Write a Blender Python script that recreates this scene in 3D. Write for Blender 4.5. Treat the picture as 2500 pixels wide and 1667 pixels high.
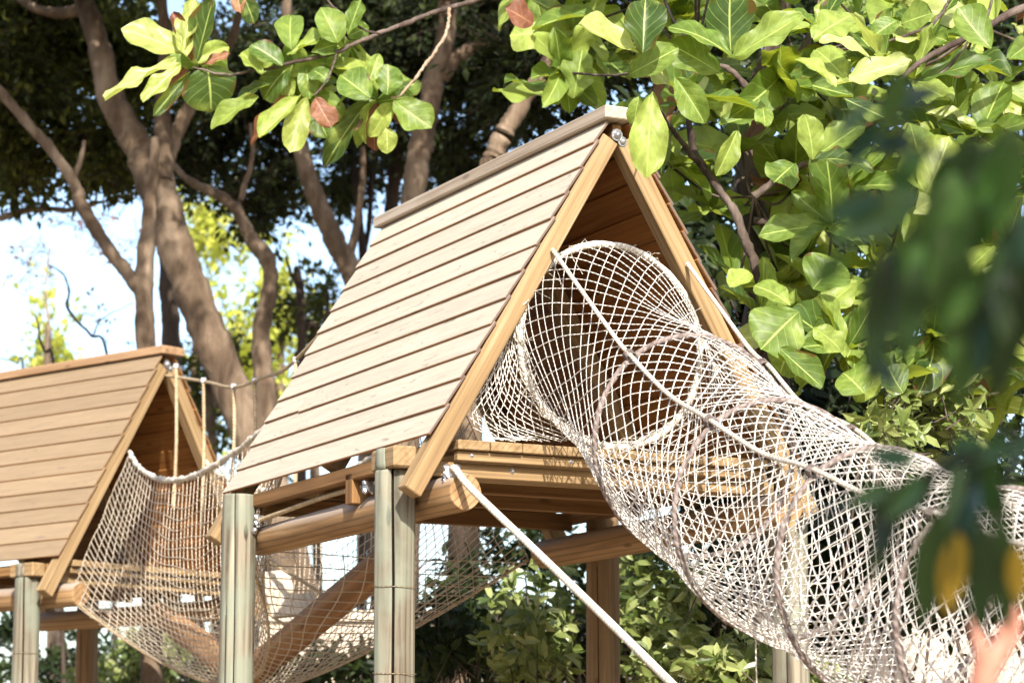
import bpy, bmesh, math, random
import numpy as np
from mathutils import Vector, Matrix, Quaternion

random.seed(7)
rng = np.random.default_rng(11)
scene = bpy.context.scene
for o in list(bpy.data.objects):
    bpy.data.objects.remove(o)
col = scene.collection
R = math.radians

# ------------------------------------------------------------------ camera
IMG_W, IMG_H, FPX, PITCH = 2500.0, 1667.0, 6373.0, 0.1733
CAM = np.array([0.0, 0.0, 1.6])
cam_data = bpy.data.cameras.new("camera")
cam = bpy.data.objects.new("camera", cam_data)
col.objects.link(cam)
cam.location = CAM
cam.rotation_euler = (math.pi / 2 + PITCH, 0, 0)
cam_data.sensor_width = 36.0
cam_data.lens = FPX * 36.0 / IMG_W
cam_data.clip_start = 0.1
cam_data.clip_end = 3000.0
cam_data.dof.use_dof = True
cam_data.dof.focus_distance = 12.9
cam_data.dof.aperture_fstop = 3.0
cam_data.dof.aperture_blades = 0
scene.camera = cam

# ------------------------------------------------------------------ light
SUN = Vector((0.12, -0.82, 0.56)).normalized()
world = bpy.data.worlds.new("World")
scene.world = world
world.use_nodes = True
wn = world.node_tree
wn.nodes.clear()
sky = wn.nodes.new("ShaderNodeTexSky")
sky.sky_type = 'NISHITA'
sky.sun_disc = False
sky.sun_elevation = math.asin(SUN.z)
sky.sun_rotation = math.atan2(SUN.x, SUN.y)
sky.air_density = 1.0
sky.dust_density = 2.0
bgn = wn.nodes.new("ShaderNodeBackground")
bgn.inputs[1].default_value = 0.15
wout = wn.nodes.new("ShaderNodeOutputWorld")
wn.links.new(sky.outputs[0], bgn.inputs[0])
wn.links.new(bgn.outputs[0], wout.inputs[0])

sun_data = bpy.data.lights.new("sun", 'SUN')
sun_data.energy = 3.9
sun_data.angle = R(0.5)
sun_data.color = (1.0, 0.93, 0.82)
sun = bpy.data.objects.new("sun", sun_data)
col.objects.link(sun)
sun.rotation_euler = SUN.to_track_quat('Z', 'Y').to_euler()
sun.location = SUN * 60

scene.view_settings.view_transform = 'Standard'
scene.view_settings.look = 'None'
scene.view_settings.gamma = 1.0
scene.view_settings.use_curve_mapping = False
scene.view_settings.exposure = 1.25
scene.render.engine = 'CYCLES'
scene.cycles.use_denoising = True
scene.cycles.max_bounces = 7
scene.cycles.diffuse_bounces = 4
scene.cycles.glossy_bounces = 2
scene.cycles.transmission_bounces = 4
scene.cycles.sample_clamp_indirect = 6.0
scene.cycles.use_adaptive_sampling = True


# ------------------------------------------------------------------ helpers
def ray(sx, sy):
    x = (sx - IMG_W / 2) / FPX
    y = -(sy - IMG_H / 2) / FPX
    return np.array([x, math.cos(PITCH) - y * math.sin(PITCH), math.sin(PITCH) + y * math.cos(PITCH)])


def at(sx, sy, Y):
    """World point that stands Y metres away in depth and shows at photo pixel (sx, sy)."""
    d = ray(sx, sy)
    return Vector(CAM + d * (Y / d[1]))


def px(n, Y):
    return n / FPX * Y


def tag(o, label=None, cat=None, group=None, kind=None):
    if label:
        o["label"] = label
    if cat:
        o["category"] = cat
    if group:
        o["group"] = group
    if kind:
        o["kind"] = kind
    return o


def empty(name, loc=(0, 0, 0), rz=0.0):
    o = bpy.data.objects.new(name, None)
    o.empty_display_size = 0.2
    o.location = loc
    o.rotation_euler = (0, 0, rz)
    col.objects.link(o)
    return o


def link(name, mesh, parent=None, mat=None, world_at=None):
    """One mesh object. With world_at (a thing's root) the mesh is in world space and keeps its place."""
    o = bpy.data.objects.new(name, mesh)
    col.objects.link(o)
    if mat is not None and not mesh.materials:
        mesh.materials.append(mat)
    if parent is not None:
        o.parent = parent
    return o


def mesh_np(name, verts, faces, smooth=True, uvs=None):
    """verts (N,3); faces (M,k) one size; uvs per vertex (N,2)."""
    me = bpy.data.meshes.new(name)
    verts = np.asarray(verts, np.float32)
    faces = np.asarray(faces, np.int32)
    k = faces.shape[1]
    me.vertices.add(len(verts))
    me.vertices.foreach_set("co", verts.ravel())
    me.loops.add(faces.size)
    me.loops.foreach_set("vertex_index", faces.ravel())
    me.polygons.add(len(faces))
    me.polygons.foreach_set("loop_start", np.arange(0, faces.size, k, dtype=np.int32))
    if uvs is not None:
        lay = me.uv_layers.new(name="UVMap")
        lay.data.foreach_set("uv", np.asarray(uvs, np.float32)[faces.ravel()].ravel())
    me.update(calc_edges=True)
    me.polygons.foreach_set("use_smooth", np.full(len(faces), smooth, dtype=bool))
    me.validate()
    return me


# ------------------------------------------------------------------ materials
def new_mat(name):
    m = bpy.data.materials.new(name)
    m.use_nodes = True
    nt = m.node_tree
    nt.nodes.clear()
    out = nt.nodes.new("ShaderNodeOutputMaterial")
    return m, nt, out


def N(nt, typ, **kw):
    n = nt.nodes.new(typ)
    for k, v in kw.items():
        if isinstance(k, str) and k.startswith("i_"):
            n.inputs[k[2:].replace("_", " ")].default_value = v
        else:
            setattr(n, k, v)
    return n


def ramp(nt, stops, interp='LINEAR'):
    r = nt.nodes.new("ShaderNodeValToRGB")
    r.color_ramp.interpolation = interp
    el = r.color_ramp.elements
    while len(el) < len(stops):
        el.new(0.5)
    for e, (p, c) in zip(el, stops):
        e.position = p
        e.color = (c[0], c[1], c[2], 1) if len(c) == 3 else c
    return r


def g(v):
    return (v, v, v)


def obj_coords(nt, scale, jitter=40.0):
    tc = N(nt, "ShaderNodeTexCoord")
    oi = N(nt, "ShaderNodeObjectInfo")
    mul = N(nt, "ShaderNodeMath", operation='MULTIPLY')
    mul.inputs[1].default_value = jitter
    nt.links.new(oi.outputs["Random"], mul.inputs[0])
    cb = N(nt, "ShaderNodeCombineXYZ")
    for i in range(3):
        nt.links.new(mul.outputs[0], cb.inputs[i])
    ad = N(nt, "ShaderNodeVectorMath", operation='ADD')
    nt.links.new(tc.outputs["Object"], ad.inputs[0])
    nt.links.new(cb.outputs[0], ad.inputs[1])
    mp = N(nt, "ShaderNodeMapping")
    mp.inputs["Scale"].default_value = scale
    nt.links.new(ad.outputs[0], mp.inputs[0])
    return tc, oi, ad, mp


def mix_col(nt, a, b, fac, mode='MIX'):
    m = N(nt, "ShaderNodeMix", data_type='RGBA', blend_type=mode)
    if isinstance(fac, (int, float)):
        m.inputs[0].default_value = fac
    else:
        nt.links.new(fac, m.inputs[0])
    for sock, v in ((6, a), (7, b)):
        if isinstance(v, tuple):
            m.inputs[sock].default_value = (v[0], v[1], v[2], 1)
        else:
            nt.links.new(v, m.inputs[sock])
    return m.outputs[2]


def wood(name, dark, mid, light, axis=0, rough=0.75, knots=0.6, weather=None, vary=0.25, bump=0.25, grain=1.0, green=None, ends=None, figure=0.45, wth=(0.55, 0.8)):
    """Timber. Grain runs along the local axis; `weather` is the bleached colour of the face turned to the sky (local +Z); on the log it also paints round shading."""
    m, nt, out = new_mat(name)
    sc = [16.0 * grain, 16.0 * grain, 16.0 * grain]
    sc[axis] = 0.9 * grain
    tc, oi, ad, mp = obj_coords(nt, sc)
    n1 = N(nt, "ShaderNodeTexNoise", i_Scale=1.0, i_Detail=7.0, i_Roughness=0.62, i_Distortion=0.7)
    nt.links.new(mp.outputs[0], n1.inputs["Vector"])
    r1 = ramp(nt, [(0.28, dark), (0.5, mid), (0.72, light)])
    nt.links.new(n1.outputs["Fac"], r1.inputs[0])
    # broad cathedral figure
    sc2 = [5.0 * grain] * 3
    sc2[axis] = 0.35 * grain
    mp2 = N(nt, "ShaderNodeMapping")
    mp2.inputs["Scale"].default_value = sc2
    nt.links.new(ad.outputs[0], mp2.inputs[0])
    wv = N(nt, "ShaderNodeTexWave", wave_type='RINGS', rings_direction='SPHERICAL', i_Scale=2.2, i_Distortion=3.0, i_Detail=2.0)
    nt.links.new(mp2.outputs[0], wv.inputs["Vector"])
    r2 = ramp(nt, [(0.0, g(0.55)), (0.35, g(1.0)), (1.0, g(1.0))])
    nt.links.new(wv.outputs["Fac"], r2.inputs[0])
    c = mix_col(nt, r1.outputs[0], r2.outputs[0], figure, 'MULTIPLY')
    # knots
    sc3 = [9.0] * 3
    sc3[axis] = 2.6
    mp3 = N(nt, "ShaderNodeMapping")
    mp3.inputs["Scale"].default_value = sc3
    nt.links.new(ad.outputs[0], mp3.inputs[0])
    vo = N(nt, "ShaderNodeTexVoronoi", i_Scale=1.0)
    nt.links.new(mp3.outputs[0], vo.inputs["Vector"])
    r3 = ramp(nt, [(0.0, g(1.0)), (0.09, g(0.9)), (0.15, g(0.0))])
    nt.links.new(vo.outputs["Distance"], r3.inputs[0])
    kf = N(nt, "ShaderNodeMath", operation='MULTIPLY')
    kf.inputs[1].default_value = knots
    nt.links.new(r3.outputs[0], kf.inputs[0])
    c = mix_col(nt, c, tuple(v * 0.35 for v in dark), kf.outputs[0])
    if green is not None:
        ng = N(nt, "ShaderNodeTexNoise", i_Scale=3.0, i_Detail=5.0)
        nt.links.new(ad.outputs[0], ng.inputs["Vector"])
        rg = ramp(nt, [(0.42, g(0.0)), (0.62, g(0.72))])
        nt.links.new(ng.outputs["Fac"], rg.inputs[0])
        c = mix_col(nt, c, green, rg.outputs[0])
    if weather is not None:
        sp = N(nt, "ShaderNodeSeparateXYZ")
        nt.links.new(tc.outputs["Normal"], sp.inputs[0])
        rw = ramp(nt, [(wth[0], g(0.0)), (wth[1], g(1.0))])
        nt.links.new(sp.outputs["Z"], rw.inputs[0])
        nw = N(nt, "ShaderNodeTexNoise", i_Scale=1.0, i_Detail=8.0, i_Roughness=0.7)
        scw = [30.0] * 3
        scw[axis] = 2.0
        mpw = N(nt, "ShaderNodeMapping")
        mpw.inputs["Scale"].default_value = scw
        nt.links.new(ad.outputs[0], mpw.inputs[0])
        nt.links.new(mpw.outputs[0], nw.inputs["Vector"])
        rc = ramp(nt, [(0.3, tuple(v * 0.82 for v in weather)), (0.55, weather), (0.75, tuple(min(1, v * 1.15) for v in weather))])
        nt.links.new(nw.outputs["Fac"], rc.inputs[0])
        # scuffs and grey mildew
        ns = N(nt, "ShaderNodeTexNoise", i_Scale=1.0, i_Detail=4.0, i_Distortion=1.5)
        mps = N(nt, "ShaderNodeMapping")
        mps.inputs["Rotation"].default_value = (0, 0, 0.9)
        mps.inputs["Scale"].default_value = (5.0, 26.0, 5.0)
        nt.links.new(ad.outputs[0], mps.inputs[0])
        nt.links.new(mps.outputs[0], ns.inputs["Vector"])
        rs = ramp(nt, [(0.63, g(0.0)), (0.70, g(0.6))])
        nt.links.new(ns.outputs["Fac"], rs.inputs[0])
        wc = mix_col(nt, rc.outputs[0], (0.16, 0.12, 0.10), rs.outputs[0])
        c = mix_col(nt, c, wc, rw.outputs[0])
    if ends is not None:
        spx = N(nt, "ShaderNodeSeparateXYZ")
        nt.links.new(tc.outputs["Normal"], spx.inputs[0])
        ax_ = N(nt, "ShaderNodeMath", operation='ABSOLUTE')
        nt.links.new(spx.outputs[axis], ax_.inputs[0])
        re_ = ramp(nt, [(0.6, g(0.0)), (0.8, g(1.0))])
        nt.links.new(ax_.outputs[0], re_.inputs[0])
        c = mix_col(nt, c, ends, re_.outputs[0])
    # board to board
    hv = N(nt, "ShaderNodeHueSaturation")
    mr = N(nt, "ShaderNodeMapRange")
    mr.inputs[3].default_value = 1 - vary
    mr.inputs[4].default_value = 1 + vary * 0.6
    nt.links.new(oi.outputs["Random"], mr.inputs[0])
    nt.links.new(mr.outputs[0], hv.inputs["Value"])
    nt.links.new(c, hv.inputs["Color"])
    b = N(nt, "ShaderNodeBsdfPrincipled")
    b.inputs["Roughness"].default_value = rough
    b.inputs["Specular IOR Level"].default_value = 0.3
    nt.links.new(hv.outputs[0], b.inputs["Base Color"])
    bp = N(nt, "ShaderNodeBump", i_Strength=bump, i_Distance=0.004)
    nt.links.new(n1.outputs["Fac"], bp.inputs["Height"])
    nt.links.new(bp.outputs[0], b.inputs["Normal"])
    nt.links.new(b.outputs[0], out.inputs[0])
    return m


def rope_mat(name, c1, c2, twist=38.0, rough=0.9, lay=0.9):
    m, nt, out = new_mat(name)
    tc = N(nt, "ShaderNodeTexCoord")
    sp = N(nt, "ShaderNodeSeparateXYZ")
    nt.links.new(tc.outputs["UV"], sp.inputs[0])
    a = N(nt, "ShaderNodeMath", operation='MULTIPLY')
    a.inputs[1].default_value = twist
    nt.links.new(sp.outputs[0], a.inputs[0])
    b_ = N(nt, "ShaderNodeMath", operation='MULTIPLY')
    b_.inputs[1].default_value = 2.0
    nt.links.new(sp.outputs[1], b_.inputs[0])
    s = N(nt, "ShaderNodeMath", operation='ADD')
    nt.links.new(a.outputs[0], s.inputs[0])
    nt.links.new(b_.outputs[0], s.inputs[1])
    fr = N(nt, "ShaderNodeMath", operation='PINGPONG')
    fr.inputs[1].default_value = 0.5
    nt.links.new(s.outputs[0], fr.inputs[0])
    no = N(nt, "ShaderNodeTexNoise", i_Scale=35.0, i_Detail=4.0)
    nt.links.new(tc.outputs["Object"], no.inputs["Vector"])
    r = ramp(nt, [(0.3, c1), (0.65, c2)])
    nt.links.new(no.outputs["Fac"], r.inputs[0])
    b = N(nt, "ShaderNodeBsdfPrincipled")
    b.inputs["Roughness"].default_value = rough
    b.inputs["Specular IOR Level"].default_value = 0.15
    rl = ramp(nt, [(0.0, g(0.62)), (0.22, g(1.0)), (1.0, g(1.0))])
    nt.links.new(fr.outputs[0], rl.inputs[0])
    gr_ = N(nt, "ShaderNodeTexNoise", i_Scale=5.0, i_Detail=3.0)
    nt.links.new(tc.outputs["Object"], gr_.inputs["Vector"])
    rgm = ramp(nt, [(0.38, g(0.78)), (0.6, g(1.0))])
    nt.links.new(gr_.outputs["Fac"], rgm.inputs[0])
    cc = mix_col(nt, r.outputs[0], rl.outputs[0], lay, 'MULTIPLY')
    cc = mix_col(nt, cc, rgm.outputs[0], 0.8 if lay else 0.45, 'MULTIPLY')
    nt.links.new(cc, b.inputs["Base Color"])
    bp = N(nt, "ShaderNodeBump", i_Strength=0.9, i_Distance=0.008)
    nt.links.new(fr.outputs[0], bp.inputs["Height"])
    nt.links.new(bp.outputs[0], b.inputs["Normal"])
    nt.links.new(b.outputs[0], out.inputs[0])
    return m


def leaf_mat(name, c_dark, c_mid, c_light, trans=(0.35, 0.5, 0.05), tmix=0.35, rough=0.4, veins=False, brown=0.0, spec=0.5, per_island=True, sat=1.0):
    m, nt, out = new_mat(name)
    tc = N(nt, "ShaderNodeTexCoord")
    oi = N(nt, "ShaderNodeObjectInfo")
    ge = N(nt, "ShaderNodeNewGeometry")
    sm = N(nt, "ShaderNodeMath", operation='ADD')
    nt.links.new(ge.outputs["Random Per Island"], sm.inputs[0])
    nt.links.new(oi.outputs["Random"], sm.inputs[1])
    fc = N(nt, "ShaderNodeMath", operation='FRACT')
    nt.links.new(sm.outputs[0], fc.inputs[0])
    rnd = fc.outputs[0]
    r = ramp(nt, [(0.0, c_dark), (0.5, c_mid), (1.0, c_light)])
    nt.links.new(rnd, r.inputs[0])
    c = r.outputs[0]
    tcol = None
    bump_h = None
    if veins:
        sp = N(nt, "ShaderNodeSeparateXYZ")
        nt.links.new(tc.outputs["UV"], sp.inputs[0])   # u along the leaf, v 0..1 across
        ab = N(nt, "ShaderNodeMath", operation='SUBTRACT')
        nt.links.new(sp.outputs[1], ab.inputs[0])
        ab.inputs[1].default_value = 0.5
        av = N(nt, "ShaderNodeMath", operation='ABSOLUTE')
        nt.links.new(ab.outputs[0], av.inputs[0])
        mid = ramp(nt, [(0.008, g(0.85)), (0.026, g(0.0))])
        nt.links.new(av.outputs[0], mid.inputs[0])
        sl = N(nt, "ShaderNodeMath", operation='MULTIPLY_ADD')
        sl.inputs[1].default_value = -0.75
        nt.links.new(av.outputs[0], sl.inputs[0])
        nt.links.new(sp.outputs[0], sl.inputs[2])
        fr = N(nt, "ShaderNodeMath", operation='MULTIPLY')
        fr.inputs[1].default_value = 5.2
        nt.links.new(sl.outputs[0], fr.inputs[0])
        pp = N(nt, "ShaderNodeMath", operation='PINGPONG')
        pp.inputs[1].default_value = 0.5
        nt.links.new(fr.outputs[0], pp.inputs[0])
        side = ramp(nt, [(0.01, g(0.38)), (0.045, g(0.0))])
        nt.links.new(pp.outputs[0], side.inputs[0])
        mx = N(nt, "ShaderNodeMath", operation='MAXIMUM')
        nt.links.new(mid.outputs[0], mx.inputs[0])
        nt.links.new(side.outputs[0], mx.inputs[1])
        bump_h = pp.outputs[0]
        vein_c = tuple(min(1, v * 1.5 + 0.06) for v in c_light)
        no = N(nt, "ShaderNodeTexNoise", i_Scale=9.0, i_Detail=4.0)
        nt.links.new(tc.outputs["Object"], no.inputs["Vector"])
        rn = ramp(nt, [(0.32, g(0.55)), (0.68, g(1.35))])
        nt.links.new(no.outputs["Fac"], rn.inputs[0])
        c = mix_col(nt, c, rn.outputs[0], 0.6, 'MULTIPLY')
        ny = N(nt, "ShaderNodeTexNoise", i_Scale=2.2, i_Detail=3.0)
        nt.links.new(tc.outputs["Object"], ny.inputs["Vector"])
        oy = N(nt, "ShaderNodeVectorMath", operation='ADD')
        cy = N(nt, "ShaderNodeCombineXYZ")
        my = N(nt, "ShaderNodeMath", operation='MULTIPLY')
        my.inputs[1].default_value = 23.0
        nt.links.new(rnd, my.inputs[0])
        for i_ in range(3):
            nt.links.new(my.outputs[0], cy.inputs[i_])
        nt.links.new(tc.outputs["Object"], oy.inputs[0])
        nt.links.new(cy.outputs[0], oy.inputs[1])
        nt.links.new(oy.outputs[0], ny.inputs["Vector"])
        ry_ = ramp(nt, [(0.52, g(0.0)), (0.72, g(0.55))])
        nt.links.new(ny.outputs["Fac"], ry_.inputs[0])
        c = mix_col(nt, c, tuple(min(1, v * 1.1) for v in c_light), ry_.outputs[0])
        c = mix_col(nt, c, vein_c, mx.outputs[0])
        if brown > 0:
            # dry brown margins, on some leaves only
            cbn = N(nt, "ShaderNodeCombineXYZ")
            mlr = N(nt, "ShaderNodeMath", operation='MULTIPLY')
            mlr.inputs[1].default_value = 37.0
            nt.links.new(rnd, mlr.inputs[0])
            nt.links.new(mlr.outputs[0], cbn.inputs[0])
            nt.links.new(mlr.outputs[0], cbn.inputs[1])
            ofs = N(nt, "ShaderNodeVectorMath", operation='ADD')
            nt.links.new(tc.outputs["UV"], ofs.inputs[0])
            nt.links.new(cbn.outputs[0], ofs.inputs[1])
            e = N(nt, "ShaderNodeMath", operation='MULTIPLY')
            e.inputs[1].default_value = 1.3
            nt.links.new(av.outputs[0], e.inputs[0])
            u2 = N(nt, "ShaderNodeMath", operation='POWER')
            u2.inputs[1].default_value = 3.0
            nt.links.new(sp.outputs[0], u2.inputs[0])
            e2 = N(nt, "ShaderNodeMath", operation='MAXIMUM')
            nt.links.new(e.outputs[0], e2.inputs[0])
            u3 = N(nt, "ShaderNodeMath", operation='MULTIPLY')
            u3.inputs[1].default_value = 0.62
            nt.links.new(u2.outputs[0], u3.inputs[0])
            nt.links.new(u3.outputs[0], e2.inputs[1])
            e3 = N(nt, "ShaderNodeMath", operation='MULTIPLY_ADD')
            nb = N(nt, "ShaderNodeTexNoise", i_Scale=3.2, i_Detail=5.0)
            nt.links.new(ofs.outputs[0], nb.inputs["Vector"])
            e3.inputs[1].default_value = 1.5
            nt.links.new(nb.outputs["Fac"], e3.inputs[0])
            nt.links.new(e2.outputs[0], e3.inputs[2])
            rb = N(nt, "ShaderNodeMapRange")
            nt.links.new(rnd, rb.inputs[0])
            rb.inputs[1].default_value = 0.0
            rb.inputs[2].default_value = 1.0
            rb.inputs[3].default_value = 1.72 - brown * 0.30
            rb.inputs[4].default_value = 1.72
            sb = N(nt, "ShaderNodeMath", operation='SUBTRACT')
            nt.links.new(e3.outputs[0], sb.inputs[0])
            nt.links.new(rb.outputs[0], sb.inputs[1])
            rbr = ramp(nt, [(0.0, g(0.0)), (0.04, g(1.0))])
            nt.links.new(sb.outputs[0], rbr.inputs[0])
            c = mix_col(nt, c, (0.10, 0.038, 0.017), rbr.outputs[0])
    b = N(nt, "ShaderNodeBsdfPrincipled")
    b.inputs["Roughness"].default_value = rough
    b.inputs["Specular IOR Level"].default_value = spec
    nt.links.new(c, b.inputs["Base Color"])
    if bump_h is not None:
        bp = N(nt, "ShaderNodeBump", i_Strength=0.22, i_Distance=0.008)
        nt.links.new(bump_h, bp.inputs["Height"])
        nt.links.new(bp.outputs[0], b.inputs["Normal"])
    t = N(nt, "ShaderNodeBsdfTranslucent")
    tc2 = mix_col(nt, c, trans, 0.65)
    nt.links.new(tc2, t.inputs[0])
    ms = N(nt, "ShaderNodeMixShader")
    ms.inputs[0].default_value = tmix
    nt.links.new(b.outputs[0], ms.inputs[1])
    nt.links.new(t.outputs[0], ms.inputs[2])
    nt.links.new(ms.outputs[0], out.inputs[0])
    return m


def noise_mat(name, stops, scale=4.0, detail=6.0, rough=0.9, bump=0.4, stretch=(1, 1, 1), spec=0.2, dist=0.02):
    m, nt, out = new_mat(name)
    tc, oi, ad, mp = obj_coords(nt, stretch, 11.0)
    n1 = N(nt, "ShaderNodeTexNoise", i_Scale=scale, i_Detail=detail, i_Roughness=0.6, i_Distortion=0.4)
    nt.links.new(mp.outputs[0], n1.inputs["Vector"])
    r = ramp(nt, stops)
    nt.links.new(n1.outputs["Fac"], r.inputs[0])
    b = N(nt, "ShaderNodeBsdfPrincipled")
    b.inputs["Roughness"].default_value = rough
    b.inputs["Specular IOR Level"].default_value = spec
    nt.links.new(r.outputs[0], b.inputs["Base Color"])
    bp = N(nt, "ShaderNodeBump", i_Strength=bump, i_Distance=dist)
    nt.links.new(n1.outputs["Fac"], bp.inputs["Height"])
    nt.links.new(bp.outputs[0], b.inputs["Normal"])
    nt.links.new(b.outputs[0], out.inputs[0])
    return m


M = {}
M['roof'] = wood('roof_board_wood', (0.20, 0.078, 0.019), (0.30, 0.13, 0.034), (0.39, 0.185, 0.058), weather=(0.465, 0.412, 0.325), vary=0.07, ends=(0.13, 0.095, 0.08))
M['cap'] = wood('weathered_cap_wood', (0.31, 0.24, 0.175), (0.42, 0.345, 0.265), (0.50, 0.43, 0.35), weather=(0.46, 0.40, 0.32), vary=0.05)
M['roof2'] = wood('tan_roof_board_wood', (0.20, 0.078, 0.019), (0.30, 0.13, 0.034), (0.39, 0.185, 0.058), weather=(0.265, 0.192, 0.118), vary=0.12, ends=(0.18, 0.11, 0.06))
M['cap2'] = wood('tan_cap_wood', (0.24, 0.14, 0.07), (0.34, 0.21, 0.115), (0.44, 0.29, 0.17), vary=0.05)
M['pine'] = wood('amber_pine', (0.19, 0.118, 0.052), (0.285, 0.19, 0.094), (0.37, 0.265, 0.148), vary=0.07)
M['joist'] = wood('brown_joist_pine', (0.12, 0.057, 0.019), (0.195, 0.102, 0.037), (0.275, 0.155, 0.062), vary=0.22)
M['post'] = wood('greenish_post_pine', (0.085, 0.066, 0.045), (0.21, 0.182, 0.133), (0.36, 0.322, 0.245), axis=2, vary=0.10, green=(0.215, 0.245, 0.19), bump=0.7, knots=1.0, grain=1.0, figure=0.95)
M['post_brown'] = wood('brown_post_pine', (0.16, 0.10, 0.05), (0.26, 0.17, 0.09), (0.36, 0.25, 0.14), axis=2, vary=0.15)
M['log'] = wood('log_pine', (0.20, 0.108, 0.045), (0.32, 0.195, 0.092), (0.43, 0.285, 0.15), axis=0, vary=0.10, weather=(0.34, 0.28, 0.235), grain=0.8, bump=0.6, wth=(0.12, 0.62), figure=0.8)  # weathered grey widened over the top half to imitate round shading
M['crack'] = noise_mat('crack_shade_wood', [(0.3, (0.018, 0.013, 0.009)), (0.7, (0.04, 0.03, 0.02))], scale=20)  # near-black colour stands in for the shade inside the cracks
M['walk_log'] = wood('walk_log_pine', (0.20, 0.10, 0.045), (0.33, 0.18, 0.085), (0.42, 0.26, 0.14), axis=0, vary=0.1, grain=0.8)
M['white_rope'] = rope_mat('white_rope', (0.62, 0.55, 0.45), (0.80, 0.75, 0.66))
M['tan_rope'] = rope_mat('tan_rope', (0.42, 0.31, 0.18), (0.60, 0.48, 0.32))
M['hoop'] = rope_mat('hoop_wrap', (0.15, 0.11, 0.095), (0.33, 0.28, 0.26), twist=25)
M['net'] = rope_mat('white_net_cord', (0.80, 0.75, 0.68), (0.90, 0.87, 0.81), lay=0.0)
M['tan_net'] = rope_mat('tan_net_cord', (0.60, 0.49, 0.36), (0.76, 0.68, 0.56), lay=0.0)
M['bark'] = noise_mat('smooth_grey_bark', [(0.28, (0.048, 0.031, 0.020)), (0.5, (0.14, 0.099, 0.067)), (0.72, (0.29, 0.222, 0.160))], scale=5.0, detail=9.0, stretch=(1, 1, 0.35), bump=0.9, dist=0.05)
M['dark_bark'] = noise_mat('dark_bark', [(0.3, (0.03, 0.022, 0.018)), (0.7, (0.09, 0.065, 0.05))], scale=6, stretch=(1, 1, 0.4))
M['fig_bark'] = noise_mat('rough_fig_bark', [(0.3, (0.03, 0.02, 0.016)), (0.5, (0.085, 0.062, 0.052)), (0.7, (0.18, 0.14, 0.12))], scale=9, stretch=(1, 1, 0.25), bump=0.9, dist=0.04)
M['pale_bark'] = noise_mat('pale_twig_bark', [(0.3, (0.22, 0.15, 0.10)), (0.7, (0.42, 0.33, 0.25))], scale=14)
M['fig_leaf'] = leaf_mat('fig_leaf', (0.022, 0.055, 0.018), (0.10, 0.175, 0.03), (0.33, 0.41, 0.09), trans=(0.55, 0.62, 0.03), tmix=0.40, rough=0.45, spec=0.35, veins=True, brown=1.15, per_island=True)
M['fig_yellow'] = leaf_mat('yellow_glare_fig_leaf', (0.27, 0.34, 0.06), (0.36, 0.42, 0.11), (0.48, 0.53, 0.20), trans=(0.62, 0.68, 0.08), tmix=0.45, rough=0.4, veins=True, brown=0.45)  # yellow leaves, colour paled towards white to imitate sun glare
M['fig_brown'] = leaf_mat('dry_fig_leaf', (0.12, 0.04, 0.02), (0.17, 0.06, 0.03), (0.24, 0.12, 0.05), trans=(0.4, 0.12, 0.03), tmix=0.2, rough=0.6, veins=True)
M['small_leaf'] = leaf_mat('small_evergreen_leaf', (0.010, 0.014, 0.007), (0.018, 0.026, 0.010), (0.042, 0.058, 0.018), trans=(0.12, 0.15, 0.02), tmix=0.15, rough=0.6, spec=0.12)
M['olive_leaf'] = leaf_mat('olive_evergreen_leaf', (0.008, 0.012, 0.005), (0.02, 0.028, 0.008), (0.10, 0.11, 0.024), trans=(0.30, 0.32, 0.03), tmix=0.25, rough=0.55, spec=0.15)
M['bright_leaf'] = leaf_mat('bright_spring_leaf', (0.30, 0.36, 0.04), (0.45, 0.50, 0.07), (0.60, 0.60, 0.14), trans=(0.75, 0.75, 0.10), tmix=0.45, rough=0.5)
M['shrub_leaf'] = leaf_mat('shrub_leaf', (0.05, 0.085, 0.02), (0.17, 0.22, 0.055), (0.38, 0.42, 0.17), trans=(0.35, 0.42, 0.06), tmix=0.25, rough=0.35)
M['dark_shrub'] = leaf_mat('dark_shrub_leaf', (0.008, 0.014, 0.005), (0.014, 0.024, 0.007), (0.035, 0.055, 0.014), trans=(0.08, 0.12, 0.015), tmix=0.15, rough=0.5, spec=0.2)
M['fore_leaf'] = leaf_mat('near_dark_leaf', (0.010, 0.021, 0.010), (0.024, 0.055, 0.016), (0.058, 0.13, 0.027), trans=(0.10, 0.24, 0.02), tmix=0.22, rough=0.3, per_island=False)
M['fore_yellow'] = leaf_mat('near_yellow_leaf', (0.50, 0.32, 0.03), (0.55, 0.36, 0.04), (0.6, 0.4, 0.05), trans=(0.8, 0.55, 0.05), tmix=0.4, rough=0.4)
M['metal'] = noise_mat('galvanised_steel', [(0.3, (0.35, 0.35, 0.36)), (0.7, (0.6, 0.6, 0.62))], scale=30, rough=0.35, bump=0.1)
M['metal'].node_tree.nodes["Principled BSDF"].inputs["Metallic"].default_value = 0.9
M['skin'] = noise_mat('skin', [(0.3, (0.50, 0.21, 0.15)), (0.7, (0.60, 0.29, 0.21))], scale=6, rough=0.5, bump=0.05, spec=0.4)
M['wall'] = noise_mat('cream_render', [(0.3, (0.52, 0.44, 0.35)), (0.7, (0.68, 0.60, 0.50))], scale=2.5, bump=0.2)
M['soil'] = noise_mat('sandy_soil', [(0.3, (0.20, 0.14, 0.09)), (0.5, (0.32, 0.24, 0.16)), (0.7, (0.42, 0.33, 0.23))], scale=1.5, detail=10)
M['pale_board'] = wood('pale_board', (0.50, 0.40, 0.29), (0.60, 0.50, 0.38), (0.70, 0.61, 0.50), vary=0.1)

# ------------------------------------------------------------------ shape builders
_box = {}


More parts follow.
